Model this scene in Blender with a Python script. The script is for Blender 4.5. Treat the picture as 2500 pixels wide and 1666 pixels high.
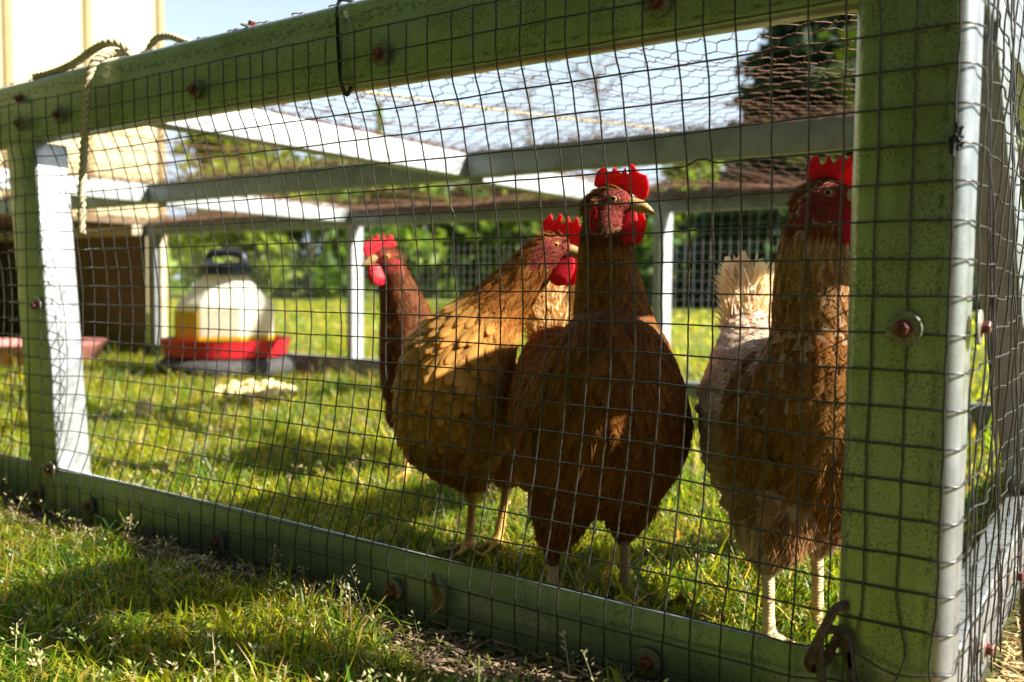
import bpy, bmesh, math, random
import numpy as np
from mathutils import Vector, Matrix

# ------------------------------------------------------------------ set-up
for o in list(bpy.data.objects):
    bpy.data.objects.remove(o)
sc = bpy.context.scene
COL = sc.collection
I = 0.0254                                   # everything below is laid out in inches
rng = np.random.default_rng(7)
random.seed(7)

# ------------------------------------------------------------------ camera
YAW, PITCH, ROLL = math.radians(34.947), math.radians(3.4415), math.radians(0.5347)
CAM = np.array([4.034, -25.764, 12.754])
cy, sy, cp, sp = math.cos(YAW), math.sin(YAW), math.cos(PITCH), math.sin(PITCH)
FWD = np.array([-sy * cp, cy * cp, -sp]); RGT = np.array([cy, sy, 0.0]); UPV = np.cross(RGT, FWD)
cr, sr = math.cos(ROLL), math.sin(ROLL)
RGT, UPV = cr * RGT + sr * UPV, -sr * RGT + cr * UPV
cd = bpy.data.cameras.new('camera'); cam = bpy.data.objects.new('camera', cd); COL.objects.link(cam)
M = Matrix(((RGT[0], UPV[0], -FWD[0], CAM[0] * I), (RGT[1], UPV[1], -FWD[1], CAM[1] * I),
            (RGT[2], UPV[2], -FWD[2], CAM[2] * I), (0, 0, 0, 1)))
cam.matrix_world = M
cd.sensor_width = 36.0; cd.lens = 31.444; cd.clip_start = 0.02; cd.clip_end = 600
cd.dof.use_dof = True; cd.dof.focus_distance = 32 * I; cd.dof.aperture_fstop = 5.6
sc.camera = cam

# ------------------------------------------------------------------ sky and sun
SUN_EL, SUN_AZ = math.radians(34.5), math.radians(22.5)      # azimuth measured from +X towards +Y
w = bpy.data.worlds.new('World'); sc.world = w; w.use_nodes = True
nt = w.node_tree; nt.nodes.clear()
N = nt.nodes.new; Lk = nt.links.new
sky = N('ShaderNodeTexSky'); sky.sky_type = 'NISHITA'; sky.sun_disc = False
sky.sun_elevation = SUN_EL; sky.sun_rotation = math.radians(90) - SUN_AZ
sky.air_density = 1.0; sky.dust_density = 2.0; sky.ozone_density = 1.0
tc = N('ShaderNodeTexCoord'); mp = N('ShaderNodeMapping'); mp.inputs['Scale'].default_value = (1.0, 1.0, 2.6)
nz = N('ShaderNodeTexNoise'); nz.inputs['Scale'].default_value = 3.0; nz.inputs['Detail'].default_value = 6; nz.inputs['Roughness'].default_value = 0.55
rp = N('ShaderNodeValToRGB'); rp.color_ramp.elements[0].position = 0.44; rp.color_ramp.elements[1].position = 0.72
mx = N('ShaderNodeMix'); mx.data_type = 'RGBA'; mx.inputs['B'].default_value = (8.4, 10.4, 12.0, 1)
bg = N('ShaderNodeBackground'); bg.inputs['Strength'].default_value = 0.033
out = N('ShaderNodeOutputWorld')
Lk(tc.outputs['Generated'], mp.inputs['Vector']); Lk(mp.outputs[0], nz.inputs['Vector']); Lk(nz.outputs[0], rp.inputs[0])
sxz = N('ShaderNodeSeparateXYZ'); Lk(tc.outputs['Generated'], sxz.inputs[0])      # the sky whitens towards the horizon all round
hz = N('ShaderNodeMapRange'); hz.interpolation_type = 'SMOOTHSTEP'; hz.inputs[1].default_value = 0.62; hz.inputs[2].default_value = 0.12; hz.inputs[4].default_value = 0.92
Lk(sxz.outputs['Z'], hz.inputs[0])
mxf = N('ShaderNodeMath'); mxf.operation = 'MAXIMUM'; Lk(rp.outputs[0], mxf.inputs[0]); Lk(hz.outputs[0], mxf.inputs[1]); Lk(mxf.outputs[0], mx.inputs['Factor']); Lk(sky.outputs[0], mx.inputs['A']); Lk(mx.outputs['Result'], bg.inputs[0]); Lk(bg.outputs[0], out.inputs[0])
ld = bpy.data.lights.new('sun', 'SUN'); sun = bpy.data.objects.new('sun', ld); COL.objects.link(sun)
ld.energy = 5.0; ld.angle = math.radians(0.55); ld.color = (1.0, 0.94, 0.82)
sd = Vector((math.cos(SUN_EL) * math.cos(SUN_AZ), math.cos(SUN_EL) * math.sin(SUN_AZ), math.sin(SUN_EL)))
sun.rotation_euler = sd.to_track_quat('Z', 'Y').to_euler(); sun.location = (3, 1, 4)
sc.view_settings.view_transform = 'Standard'; sc.view_settings.look = 'None'
sc.view_settings.exposure = 1.8; sc.view_settings.gamma = 1.0
sc.view_settings.use_curve_mapping = False
cy_ = sc.cycles
cy_.use_denoising = True; cy_.max_bounces = 8; cy_.diffuse_bounces = 2; cy_.glossy_bounces = 4
cy_.transmission_bounces = 6; cy_.transparent_max_bounces = 8; cy_.caustics_reflective = False; cy_.caustics_refractive = False
cy_.sample_clamp_indirect = 6

# ------------------------------------------------------------------ material helpers
class Mat:
    def __init__(s, name, rough=0.6, metal=0.0, spec=0.4):
        s.m = bpy.data.materials.new(name); s.m.use_nodes = True
        s.t = s.m.node_tree; s.b = s.t.nodes['Principled BSDF']; s.o = s.t.nodes['Material Output']
        s.b.inputs['Roughness'].default_value = rough; s.b.inputs['Metallic'].default_value = metal
        s.b.inputs['Specular IOR Level'].default_value = spec
        s.tc = None
    def n(s, t, **k):
        x = s.t.nodes.new(t)
        for a, v in k.items():
            if a in x.inputs: x.inputs[a].default_value = v
            else: setattr(x, a, v)
        return x
    def l(s, a, b): s.t.links.new(a, b)
    def co(s, scale=(1, 1, 1), kind='Object'):
        if s.tc is None: s.tc = s.n('ShaderNodeTexCoord')
        mp = s.n('ShaderNodeMapping'); mp.inputs['Scale'].default_value = scale
        s.l(s.tc.outputs[kind], mp.inputs['Vector']); return mp.outputs[0]
    def noise(s, scale, detail=4, rough=0.55, stretch=(1, 1, 1), dist=0.0):
        x = s.n('ShaderNodeTexNoise'); x.inputs['Scale'].default_value = scale; x.inputs['Detail'].default_value = detail
        x.inputs['Roughness'].default_value = rough; x.inputs['Distortion'].default_value = dist
        s.l(s.co(stretch), x.inputs['Vector']); return x.outputs[0]
    def ramp(s, fac, stops):
        r = s.n('ShaderNodeValToRGB'); e = r.color_ramp.elements
        while len(e) < len(stops): e.new(0.5)
        for el, (p, c) in zip(e, stops):
            el.position = p; el.color = tuple(c) + (1,) if len(c) == 3 else c
        s.l(fac, r.inputs[0]); return r.outputs[0]
    def mix(s, f, a, b, mode='MIX'):
        x = s.n('ShaderNodeMix'); x.data_type = 'RGBA'; x.blend_type = mode
        for v, k in ((f, 'Factor'), (a, 'A'), (b, 'B')):
            if hasattr(v, 'links'): s.l(v, x.inputs[k])
            elif k == 'Factor': x.inputs[k].default_value = v
            else: x.inputs[k].default_value = tuple(v) + (1,)
        return x.outputs['Result']
    def bump(s, h, dist=0.001, strength=0.5):
        x = s.n('ShaderNodeBump'); x.inputs['Distance'].default_value = dist; x.inputs['Strength'].default_value = strength
        s.l(h, x.inputs['Height']); s.l(x.outputs[0], s.b.inputs['Normal']); return x.outputs[0]
    def base(s, v):
        if hasattr(v, 'links'): s.l(v, s.b.inputs['Base Color'])
        else: s.b.inputs['Base Color'].default_value = tuple(v) + (1,)
    def roughc(s, v): s.l(v, s.b.inputs['Roughness'])
    def translucent(s, col, fac):
        tr = s.n('ShaderNodeBsdfTranslucent')
        if hasattr(col, 'links'): s.l(col, tr.inputs[0])
        else: tr.inputs[0].default_value = tuple(col) + (1,)
        m = s.n('ShaderNodeMixShader'); m.inputs[0].default_value = fac
        s.l(s.b.outputs[0], m.inputs[1]); s.l(tr.outputs[0], m.inputs[2]); s.l(m.outputs[0], s.o.inputs[0])
    def attr(s, name='col'):
        a = s.n('ShaderNodeAttribute'); a.attribute_name = name; return a.outputs['Color']

def simple(name, col, rough=0.6, metal=0.0, var=0.25, scale=60, bump=0.0, spec=0.4):
    M_ = Mat(name, rough, metal, spec)
    f = M_.noise(scale, 5)
    c = np.array(col)
    M_.base(M_.ramp(f, [(0.3, c * (1 - var)), (0.7, np.minimum(c * (1 + var), 1))]))
    if bump: M_.bump(f, bump)
    return M_.m

# galvanised sheet: spangle, dark oxide specks, dashed scuff lines along the bends
def make_galv(name, tint=(0.50, 0.53, 0.47), speck=0.5, rough=(0.27, 0.45), metal=0.9, lines=(), streak=(1, 1, 1)):
    g = Mat(name, 0.4, metal)
    t = np.array(tint)
    c1 = g.mix(g.ramp(g.noise(9, 6, 0.65, (1, 1, 1), 1.0), [(0.42, (0, 0, 0)), (0.70, (0.85, 0.85, 0.85))]), g.ramp(g.noise(16, 5, 0.6, streak), [(0.3, t * 0.68), (0.7, t * 1.22)]), t * 0.35 + np.array([0.21, 0.25, 0.26]))
    def mul(a, b):
        m = g.n('ShaderNodeMath'); m.operation = 'MULTIPLY'
        for v, i in ((a, 0), (b, 1)):
            if hasattr(v, 'links'): g.l(v, m.inputs[i])
            else: m.inputs[i].default_value = v
        return m.outputs[0]
    sp1 = g.ramp(g.noise(560, 4, 0.6), [(0.535, (0, 0, 0)), (0.585, (1, 1, 1))])
    patch_ = g.ramp(g.noise(22, 4, 0.6), [(0.33, (0, 0, 0)), (0.60, (1, 1, 1))])
    m2 = mul(mul(sp1, patch_), speck)
    if lines:
        sx = g.n('ShaderNodeSeparateXYZ'); g.l(g.co(), sx.inputs[0])
        for ax, pos, wd, st in lines:
            d = g.n('ShaderNodeMath'); d.operation = 'SUBTRACT'; g.l(sx.outputs[ax], d.inputs[0])
            wob = g.n('ShaderNodeMath'); wob.operation = 'MULTIPLY_ADD'; g.l(g.noise(25, 3), wob.inputs[0]); wob.inputs[1].default_value = 0.006; wob.inputs[2].default_value = pos * I - 0.003
            g.l(wob.outputs[0], d.inputs[1])
            ab = g.n('ShaderNodeMath'); ab.operation = 'ABSOLUTE'; g.l(d.outputs[0], ab.inputs[0])
            mr = g.n('ShaderNodeMapRange'); mr.inputs[1].default_value = wd * I; mr.inputs[2].default_value = wd * I * 0.4; g.l(ab.outputs[0], mr.inputs[0])
            dash = g.ramp(g.noise(300, 4, 0.6, st), [(0.50, (0, 0, 0)), (0.54, (1, 1, 1))])
            mm = g.n('ShaderNodeMath'); mm.operation = 'MAXIMUM'; g.l(m2, mm.inputs[0]); g.l(mul(mul(mr.outputs[0], dash), 0.6), mm.inputs[1]); m2 = mm.outputs[0]
    g.base(g.mix(m2, c1, (0.03, 0.04, 0.035)))
    g.roughc(g.ramp(g.noise(40, 5, 0.65), [(0.3, (rough[0],) * 3), (0.7, (rough[1],) * 3)]))
    inv = g.n('ShaderNodeMath'); inv.operation = 'MULTIPLY_ADD'; g.l(m2, inv.inputs[0]); inv.inputs[1].default_value = -0.6 * metal; inv.inputs[2].default_value = metal
    g.l(inv.outputs[0], g.b.inputs['Metallic'])
    g.bump(g.noise(30, 3, 0.6), 0.0012, 0.35)
    return g.m
ZN_REFL = (0.33, 0.40, 0.235)        # lawn and tree reflection put into the front faces' colour; bends and flanks stay zinc
M_galv = make_galv('galvanised_rail', ZN_REFL, 0.75, (0.26, 0.42), 0.38, ((2, 23.3, 0.30, (0.4, 1, 1)), (2, 20.95, 0.09, (0.4, 1, 1))), (0.35, 1, 1.5))
M_galvp = make_galv('galvanised_post', ZN_REFL, 0.85, (0.24, 0.40), 0.38, ((0, -2.42, 0.06, (1, 1, 0.45)), (0, -0.28, 0.10, (1, 1, 0.45))), (2.5, 1, 0.4))
M_galvb = make_galv('galvanised_foot_rail', (0.26, 0.345, 0.265), 0.6, (0.26, 0.42), 0.42, (), (0.35, 1, 1.5))  # bluish green lawn reflection put into the foot rail's colour
M_bare = make_galv('bare_zinc', (0.43, 0.45, 0.47), 0.25, (0.22, 0.38), 0.62)  # same zinc without the painted green reflection
M_galv2 = make_galv('shaded_galvanised_rail', (0.25, 0.275, 0.285), 0.3, (0.40, 0.6), 0.45)  # darker zinc copy: the shade on these members is put into the colour
M_galv3 = make_galv('sunlit_galvanised_rafter', (0.40, 0.42, 0.44), 0.3, (0.40, 0.6), 0.25)  # lighter zinc copy: sunlight on rafters and back posts put into the colour
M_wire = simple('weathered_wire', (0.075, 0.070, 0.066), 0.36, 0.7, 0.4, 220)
M_rustw = simple('rusty_netting', (0.16, 0.075, 0.045), 0.75, 0.2, 0.55, 120)
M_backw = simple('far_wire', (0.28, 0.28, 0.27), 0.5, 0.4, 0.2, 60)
M_screw = simple('red_oxide_screw', (0.15, 0.045, 0.038), 0.5, 0.15, 0.45, 260, 0.0004)
M_wash = simple('steel_washer', (0.21, 0.21, 0.165), 0.5, 0.5, 0.5, 320, 0.0005)
M_tie = simple('black_nylon', (0.012, 0.012, 0.013), 0.35, 0, 0.3, 100)
M_chain = simple('rusty_chain', (0.105, 0.068, 0.052), 0.62, 0.35, 0.65, 190, 0.0012)
M_rope = simple('tan_rope', (0.47, 0.41, 0.27), 0.85, 0, 0.35, 300, 0.0006)
M_twine = simple('twine', (0.55, 0.46, 0.26), 0.85, 0, 0.3, 300)
M_wood = None
def make_wood(name, c, scale=(3, 3, 0.35)):
    g = Mat(name, 0.75)
    f = g.noise(30, 6, 0.6, scale, 0.6); c = np.array(c)
    g.base(g.ramp(f, [(0.3, c * 0.55), (0.52, c), (0.75, c * 1.3)])); g.bump(f, 0.001, 0.5)
    return g.m
M_board = make_wood('weathered_boards', (0.13, 0.092, 0.048))
M_beam = simple('tan_board_edge', (0.46, 0.40, 0.28), 0.7, 0, 0.25, 20)
M_barn = simple('cream_steel_siding', (0.50, 0.42, 0.25), 0.55, 0, 0.05, 2)
M_barnrib = simple('tan_batten', (0.27, 0.19, 0.085), 0.6, 0, 0.12, 4)
M_roofm = simple('grey_roof', (0.30, 0.30, 0.30), 0.5, 0.3, 0.15, 4)
M_red = simple('red_plastic', (0.52, 0.018, 0.028), 0.35, 0, 0.12, 15)
M_pink = simple('faded_red_rubber', (0.50, 0.20, 0.18), 0.6, 0, 0.2, 25)
M_black = simple('dark_plastic', (0.018, 0.020, 0.030), 0.4, 0, 0.3, 20)
M_tyre = simple('tyre_rubber', (0.055, 0.053, 0.055), 0.8, 0, 0.35, 60, 0.001)
M_bread = simple('bread_scraps', (0.76, 0.60, 0.30), 0.85, 0, 0.25, 130, 0.002)
M_leafd = simple('dead_leaf', (0.22, 0.13, 0.06), 0.7, 0, 0.4, 200, 0.0008)
def make_jug():
    g = Mat('translucent_jug', 0.32)
    sx = g.n('ShaderNodeSeparateXYZ'); g.l(g.co(), sx.inputs[0])
    g.base((0.80, 0.77, 0.62)); g.translucent((0.85, 0.80, 0.55), 0.38); return g.m
M_jug = make_jug()
def make_water():
    g = Mat('yellow_water', 0.25); g.base((0.62, 0.42, 0.02)); g.translucent((0.80, 0.55, 0.03), 0.4); return g.m
M_water = make_water()

def leaf_mat(name, fac=0.42, gain=1.0, rough=0.55, spec=0.25):
    g = Mat(name, rough, 0, spec)
    a = g.attr('col'); g.base(a)
    t = g.mix(1.0, a, (1.35 * gain, 1.25 * gain, 0.75 * gain), 'MULTIPLY')
    g.translucent(t, fac); return g.m
M_grass = leaf_mat('grass_blade', 0.56, 1.5, 0.45, 0.4)
M_seed = leaf_mat('seed_head', 0.35, 1.1, 0.6)
M_leaf = leaf_mat('tree_leaf', 0.40, 1.4)
M_straw = leaf_mat('straw', 0.2, 1.0, 0.7)
M_bark = simple('bark', (0.13, 0.10, 0.075), 0.9, 0, 0.4, 12, 0.01)
M_feather = leaf_mat('feather', 0.28, 1.25, 0.7, 0.10)
M_soft = leaf_mat('soft_feather', 0.42, 1.1, 0.7, 0.15)
def make_ground():
    g = Mat('lawn_soil', 0.95, 0, 0.1)
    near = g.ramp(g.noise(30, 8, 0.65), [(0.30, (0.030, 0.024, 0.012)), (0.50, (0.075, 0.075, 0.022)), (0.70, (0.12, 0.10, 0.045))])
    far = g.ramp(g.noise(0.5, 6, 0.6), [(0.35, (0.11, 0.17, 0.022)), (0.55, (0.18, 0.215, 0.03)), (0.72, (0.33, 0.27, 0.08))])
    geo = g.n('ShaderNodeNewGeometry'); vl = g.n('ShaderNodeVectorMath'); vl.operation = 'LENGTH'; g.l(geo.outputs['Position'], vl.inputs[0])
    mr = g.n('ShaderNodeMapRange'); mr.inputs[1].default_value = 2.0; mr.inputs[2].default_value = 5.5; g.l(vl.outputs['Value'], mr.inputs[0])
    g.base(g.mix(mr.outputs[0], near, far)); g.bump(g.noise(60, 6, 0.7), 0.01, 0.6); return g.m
M_ground = make_ground()

def skin(name, col, tcol, fac=0.3, scale=220, rough=0.45, b=0.0006):
    g = Mat(name, rough, 0, 0.4); c = np.array(col)
    f = g.noise(scale, 5, 0.65)
    g.base(g.ramp(f, [(0.3, c * 0.5), (0.5, c), (0.72, np.minimum(c * 1.45, 1))])); g.bump(f, b, 0.9); g.b.inputs['Specular IOR Level'].default_value = 0.25
    g.translucent(tcol, fac); return g.m
M_comb = skin('comb_red', (0.55, 0.018, 0.035), (0.95, 0.03, 0.05), 0.40)
M_face = skin('face_red', (0.21, 0.020, 0.012), (0.5, 0.03, 0.02), 0.06, 330, 0.7, 0.003)
M_under = simple('down_plumage', (0.12, 0.045, 0.014), 0.85, 0, 0.4, 150)
M_under3 = simple('rust_down', (0.26, 0.10, 0.022), 0.85, 0, 0.3, 150)
M_under2 = simple('pale_down', (0.34, 0.20, 0.11), 0.85, 0, 0.4, 150)
M_beak = simple('horn_beak', (0.38, 0.25, 0.10), 0.35, 0, 0.35, 90)
M_beakt = simple('beak_yellow', (0.55, 0.36, 0.10), 0.4, 0, 0.2, 120)
M_iris = simple('amber_iris', (0.62, 0.26, 0.02), 0.15, 0, 0.15, 400)
M_iris2 = simple('pale_iris', (0.34, 0.20, 0.075), 0.15, 0, 0.15, 400)
M_pupil = simple('pupil', (0.004, 0.004, 0.004), 0.05, 0, 0, 10)
M_lid = skin('eyelid', (0.34, 0.06, 0.04), (0.4, 0.03, 0.02), 0.1, 500)
def make_leg(name, c):
    g = Mat(name, 0.5, 0, 0.4); c = np.array(c)
    wv = g.n('ShaderNodeTexWave'); wv.bands_direction = 'Z'; wv.inputs['Scale'].default_value = 110; wv.inputs['Distortion'].default_value = 3.0
    g.l(g.co(), wv.inputs['Vector'])
    g.base(g.ramp(wv.outputs['Fac'], [(0.1, c * 0.94), (0.5, c), (0.95, c * 1.03)])); g.bump(wv.outputs['Fac'], 0.0005, 0.4); return g.m

# ------------------------------------------------------------------ object helpers
ORG = {}
def _link(o, org, parent):
    COL.objects.link(o); org = np.array(org, float); ORG[o.name] = org
    if parent is not None:
        o.parent = parent; org = org - ORG[parent.name]
    o.location = Vector(org * I)
def props(o, label=None, cat=None, group=None, kind=None):
    for k, v in (('label', label), ('category', cat), ('group', group), ('kind', kind)):
        if v: o[k] = v
    return o
def thing(name, label, cat, org, group=None):
    o = bpy.data.objects.new(name, None); o.empty_display_size = 0.02
    _link(o, org, None); return props(o, label, cat, group)
def mesh(V, F, mat, smooth=False, cols=None, name='mesh', matidx=None):
    """V in inches; F = list of faces or (n,k) int array."""
    me = bpy.data.meshes.new(name); V = np.asarray(V, np.float32) * I
    if isinstance(F, np.ndarray):
        n, k = F.shape
        me.vertices.add(len(V)); me.vertices.foreach_set('co', V.ravel())
        me.loops.add(n * k); me.loops.foreach_set('vertex_index', F.astype(np.int32).ravel())
        me.polygons.add(n); me.polygons.foreach_set('loop_start', np.arange(0, n * k, k, dtype=np.int32))
        me.update(calc_edges=True)
    else:
        me.from_pydata([tuple(v) for v in V], [], F); me.update()
    for m in (mat if isinstance(mat, (list, tuple)) else [mat]): me.materials.append(m)
    if matidx is not None: me.polygons.foreach_set('material_index', np.asarray(matidx, np.int32))
    if smooth: me.polygons.foreach_set('use_smooth', np.ones(len(me.polygons), bool))
    if cols is not None:
        a = me.color_attributes.new('col', 'FLOAT_COLOR', 'POINT')
        c = np.ones((len(V), 4), np.float32); c[:, :3] = cols; a.data.foreach_set('color', c.ravel())
    return me
def obj(name, V, F, mat, parent=None, org=None, smooth=False, cols=None, matidx=None, **p):
    org = np.array(ORG[parent.name] if (org is None and parent is not None) else (org if org is not None else (0, 0, 0)), float)
    me = mesh(np.asarray(V, float) - org, F, mat, smooth, cols, name, matidx)
    o = bpy.data.objects.new(name, me); _link(o, org, parent); return props(o, **p)
def inst(name, me, org, parent=None, rz=0.0, rot=None, **p):
    o = bpy.data.objects.new(name, me); _link(o, org, parent)
    o.rotation_euler = rot if rot else (0, 0, rz); return props(o, **p)

class Geo:
    """collects boxes, tubes, ... into one mesh"""
    def __init__(s): s.V = []; s.F = []; s.n = 0
    def add(s, V, F):
        V = np.asarray(V, float); s.V.append(V); s.F += [tuple(int(i) + s.n for i in f) for f in F]; s.n += len(V)
    def box(s, lo, hi, c=0.0):
        lo = np.array(lo, float); hi = np.array(hi, float)
        bm = bmesh.new(); bmesh.ops.create_cube(bm, size=1.0)
        for v in bm.verts: v.co = Vector(((lo + hi) / 2 + np.array(v.co) * (hi - lo)))
        if c: bmesh.ops.bevel(bm, geom=bm.edges[:], offset=c, segments=2, affect='EDGES', profile=0.5)
        s.bm(bm)
    def bm(s, bm):
        bm.verts.index_update()
        s.add([tuple(v.co) for v in bm.verts], [[v.index for v in f.verts] for f in bm.faces]); bm.free()
    def prism(s, P, ax0, L, taper=None):
        """closed profile P (n,3) extruded through list of offsets L"""
        P = np.asarray(P, float); n = len(P); V = np.concatenate([P + np.array(o) for o in L]); F = []
        for j in range(len(L) - 1):
            for i in range(n):
                a, b = j * n + i, j * n + (i + 1) % n
                F.append((a, b, b + n, a + n))
        F.append(tuple(range(n - 1, -1, -1))); F.append(tuple((len(L) - 1) * n + i for i in range(n))); s.add(V, F)
    def tube(s, P, r, k=6, cap=True, ell=None):
        V, F = tube(P, r, k, cap); s.add(V, F)
    def ball(s, c, rad, R=None, seg=16, ring=10):
        u = np.linspace(0, 2 * np.pi, seg, endpoint=False); v = np.linspace(0, np.pi, ring + 1)
        V = [(0, 0, 1)] + [(math.sin(b) * math.cos(a), math.sin(b) * math.sin(a), math.cos(b)) for b in v[1:-1] for a in u] + [(0, 0, -1)]
        V = np.array(V) * np.array(rad)
        if R is not None: V = V @ np.array(R)
        F = []
        for i in range(seg): F.append((0, 1 + i, 1 + (i + 1) % seg))
        for j in range(ring - 2):
            for i in range(seg):
                a = 1 + j * seg + i; b = 1 + j * seg + (i + 1) % seg; F.append((a, a + seg, b + seg, b))
        e = len(V) - 1; st = 1 + (ring - 2) * seg
        for i in range(seg): F.append((st + i, e, st + (i + 1) % seg))
        s.add(V + np.array(c), F)
    def out(s): return np.concatenate(s.V), s.F
def tube(P, r, k=6, cap=True):
    P = np.asarray(P, float); n = len(P); r = np.broadcast_to(np.asarray(r, float), (n,))
    T = np.gradient(P, axis=0); T /= np.linalg.norm(T, axis=1)[:, None] + 1e-12
    ref = np.array([0, 0, 1.0]) if abs(T[0][2]) < 0.9 else np.array([1.0, 0, 0])
    A = np.cross(T, ref); bad = np.linalg.norm(A, axis=1) < 0.2
    if bad.any(): A[bad] = np.cross(T[bad], np.array([0.3, 1.0, 0.2]))
    A /= np.linalg.norm(A, axis=1)[:, None]; B = np.cross(T, A)
    th = np.linspace(0, 2 * np.pi, k, endpoint=False)
    V = (P[:, None] + r[:, None, None] * (np.cos(th)[None, :, None] * A[:, None] + np.sin(th)[None, :, None] * B[:, None])).reshape(-1, 3)
    F = []
    for j in range(n - 1):
        for i in range(k):
            a, b = j * k + i, j * k + (i + 1) % k; F.append((a, b, b + k, a + k))
    if cap: F.append(tuple(range(k - 1, -1, -1))); F.append(tuple((n - 1) * k + i for i in range(k)))
    return V, F
def catmull(P, m):
    P = np.asarray(P, float); Q = np.vstack([2 * P[0] - P[1], P, 2 * P[-1] - P[-2]]); out = []
    for i in range(1, len(Q) - 2):
        for t in np.linspace(0, 1, m, endpoint=False):
            a, b, c, d = Q[i - 1], Q[i], Q[i + 1], Q[i + 2]
            out.append(0.5 * (2 * b + (c - a) * t + (2 * a - 5 * b + 4 * c - d) * t * t + (3 * b - a - 3 * c + d) * t ** 3))
    out.append(Q[-2]); return np.array(out)
def remeshed(V, F, voxel, smooth=0):
    """one continuous skin round everything in V,F (inches); returns mesh arrays in inches"""
    me = bpy.data.meshes.new('tmp'); me.from_pydata([tuple(v) for v in np.asarray(V)], [], F)
    o = bpy.data.objects.new('tmp', me); COL.objects.link(o)
    m = o.modifiers.new('r', 'REMESH'); m.mode = 'VOXEL'; m.voxel_size = voxel; m.adaptivity = 0
    if smooth:
        s = o.modifiers.new('s', 'SMOOTH'); s.iterations = smooth; s.factor = 0.5
    dg = bpy.context.evaluated_depsgraph_get(); ev = o.evaluated_get(dg); em = ev.to_mesh()
    n = len(em.vertices); co = np.empty(n * 3, np.float32); em.vertices.foreach_get('co', co)
    no = np.empty(n * 3, np.float32); em.vertices.foreach_get('normal', no)
    faces = [tuple(p.vertices) for p in em.polygons]
    ev.to_mesh_clear(); bpy.data.objects.remove(o); bpy.data.meshes.remove(me)
    return co.reshape(-1, 3).astype(float), faces, no.reshape(-1, 3).astype(float)
def unit(v): v = np.asarray(v, float); return v / (np.linalg.norm(v) + 1e-12)
def hsh(x): return (math.sin(x * 127.1) * 43758.5453) % 1.0

# ------------------------------------------------------------------ ground
def gz(x, y):
    x = np.asarray(x, float); y = np.asarray(y, float)
    return 0.18 * np.sin(x * 0.21 + 1.3) * np.cos(y * 0.17) + 0.12 * np.sin(x * 0.47 + y * 0.39)
def lin(a, b, n): return np.linspace(a, b, n)
gx = np.concatenate([[-9000, -4000, -2000, -1000, -500, -300], lin(-220, 60, 141), [100, 160, 300, 600, 1200, 2500, 5000, 9000]])
gy = np.concatenate([[-9000, -4000, -2000, -900, -400, -200, -100, -60], lin(-40, 110, 76), [130, 170, 240, 400, 700, 1200, 2500, 5000, 9000]])
GX, GY = np.meshgrid(gx, gy); GZ = gz(GX, GY)
far = np.hypot(GX + 40, GY - 40) > 260; GZ[far] = -0.1
V = np.stack([GX, GY, GZ], -1).reshape(-1, 3); nx, ny = len(gx), len(gy)
ii, jj = np.meshgrid(np.arange(nx - 1), np.arange(ny - 1)); a = (jj * nx + ii).ravel()
obj('ground', V, np.stack([a, a + 1, a + 1 + nx, a + nx], 1), M_ground, kind='structure', smooth=True)

# ------------------------------------------------------------------ grass
def blades(P, h, wd, col, tipcol, lean, bend, rows=4):
    """P (n,3) roots, arrays h,wd, col (n,3) -> V,F,C"""
    n = len(P); ph = rng.uniform(0, 2 * np.pi, n)
    D = np.stack([np.cos(ph), np.sin(ph), np.zeros(n)], 1); ps = ph + np.pi / 2 + rng.normal(0, 0.5, n)
    S = np.stack([np.cos(ps), np.sin(ps), np.zeros(n)], 1)
    t = np.linspace(0, 1, rows); wp = np.array([0.8, 1.0, 0.75, 0.12]) if rows == 4 else np.array([0.9, 0.9, 0.1])
    horiz = lean[:, None] * t[None] + bend[:, None] * t[None] ** 2
    vert = t[None] - 0.35 * (horiz ** 2) * t[None]
    ctr = P[:, None] + h[:, None, None] * (horiz[..., None] * D[:, None] + vert[..., None] * np.array([0, 0, 1.0]))
    off = (wd[:, None] * wp[None] / 2)[..., None] * S[:, None]
    V = np.stack([ctr - off, ctr + off], 2).reshape(-1, 3)
    base = np.arange(n)[:, None] * rows * 2
    r = np.arange(rows - 1)[None] * 2
    q = (base + r).ravel()
    F = np.stack([q, q + 1, q + 3, q + 2], 1)
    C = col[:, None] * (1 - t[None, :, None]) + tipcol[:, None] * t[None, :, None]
    C = np.repeat(C[:, :, None], 2, 2).reshape(-1, 3)
    return V, F, C
GREEN = np.array([0.085, 0.205, 0.010]); YEL = np.array([0.31, 0.345, 0.012]); STRAW = np.array([0.46, 0.33, 0.09]); DEEP = np.array([0.035, 0.12, 0.010])
def patch(x, y, s=0.09, ph=0.0):
    return 0.5 + 0.25 * np.sin(x * s * 2.1 + ph) * np.cos(y * s * 2.7 + 1.1 + ph) + 0.25 * np.sin(x * s * 5.3 + y * s * 4.1 + 2 * ph)
def inside(x, y):     # keep grass out of the steel rails, and off the bare strip
    rail = (np.abs(y - 0.7) < 1.1) & (x < 1) | (np.abs(y - 65) < 1.5) & (x < 1) | (np.abs(x) < 1.6) & (y > -1) & (y < 70)
    return ~rail
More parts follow.
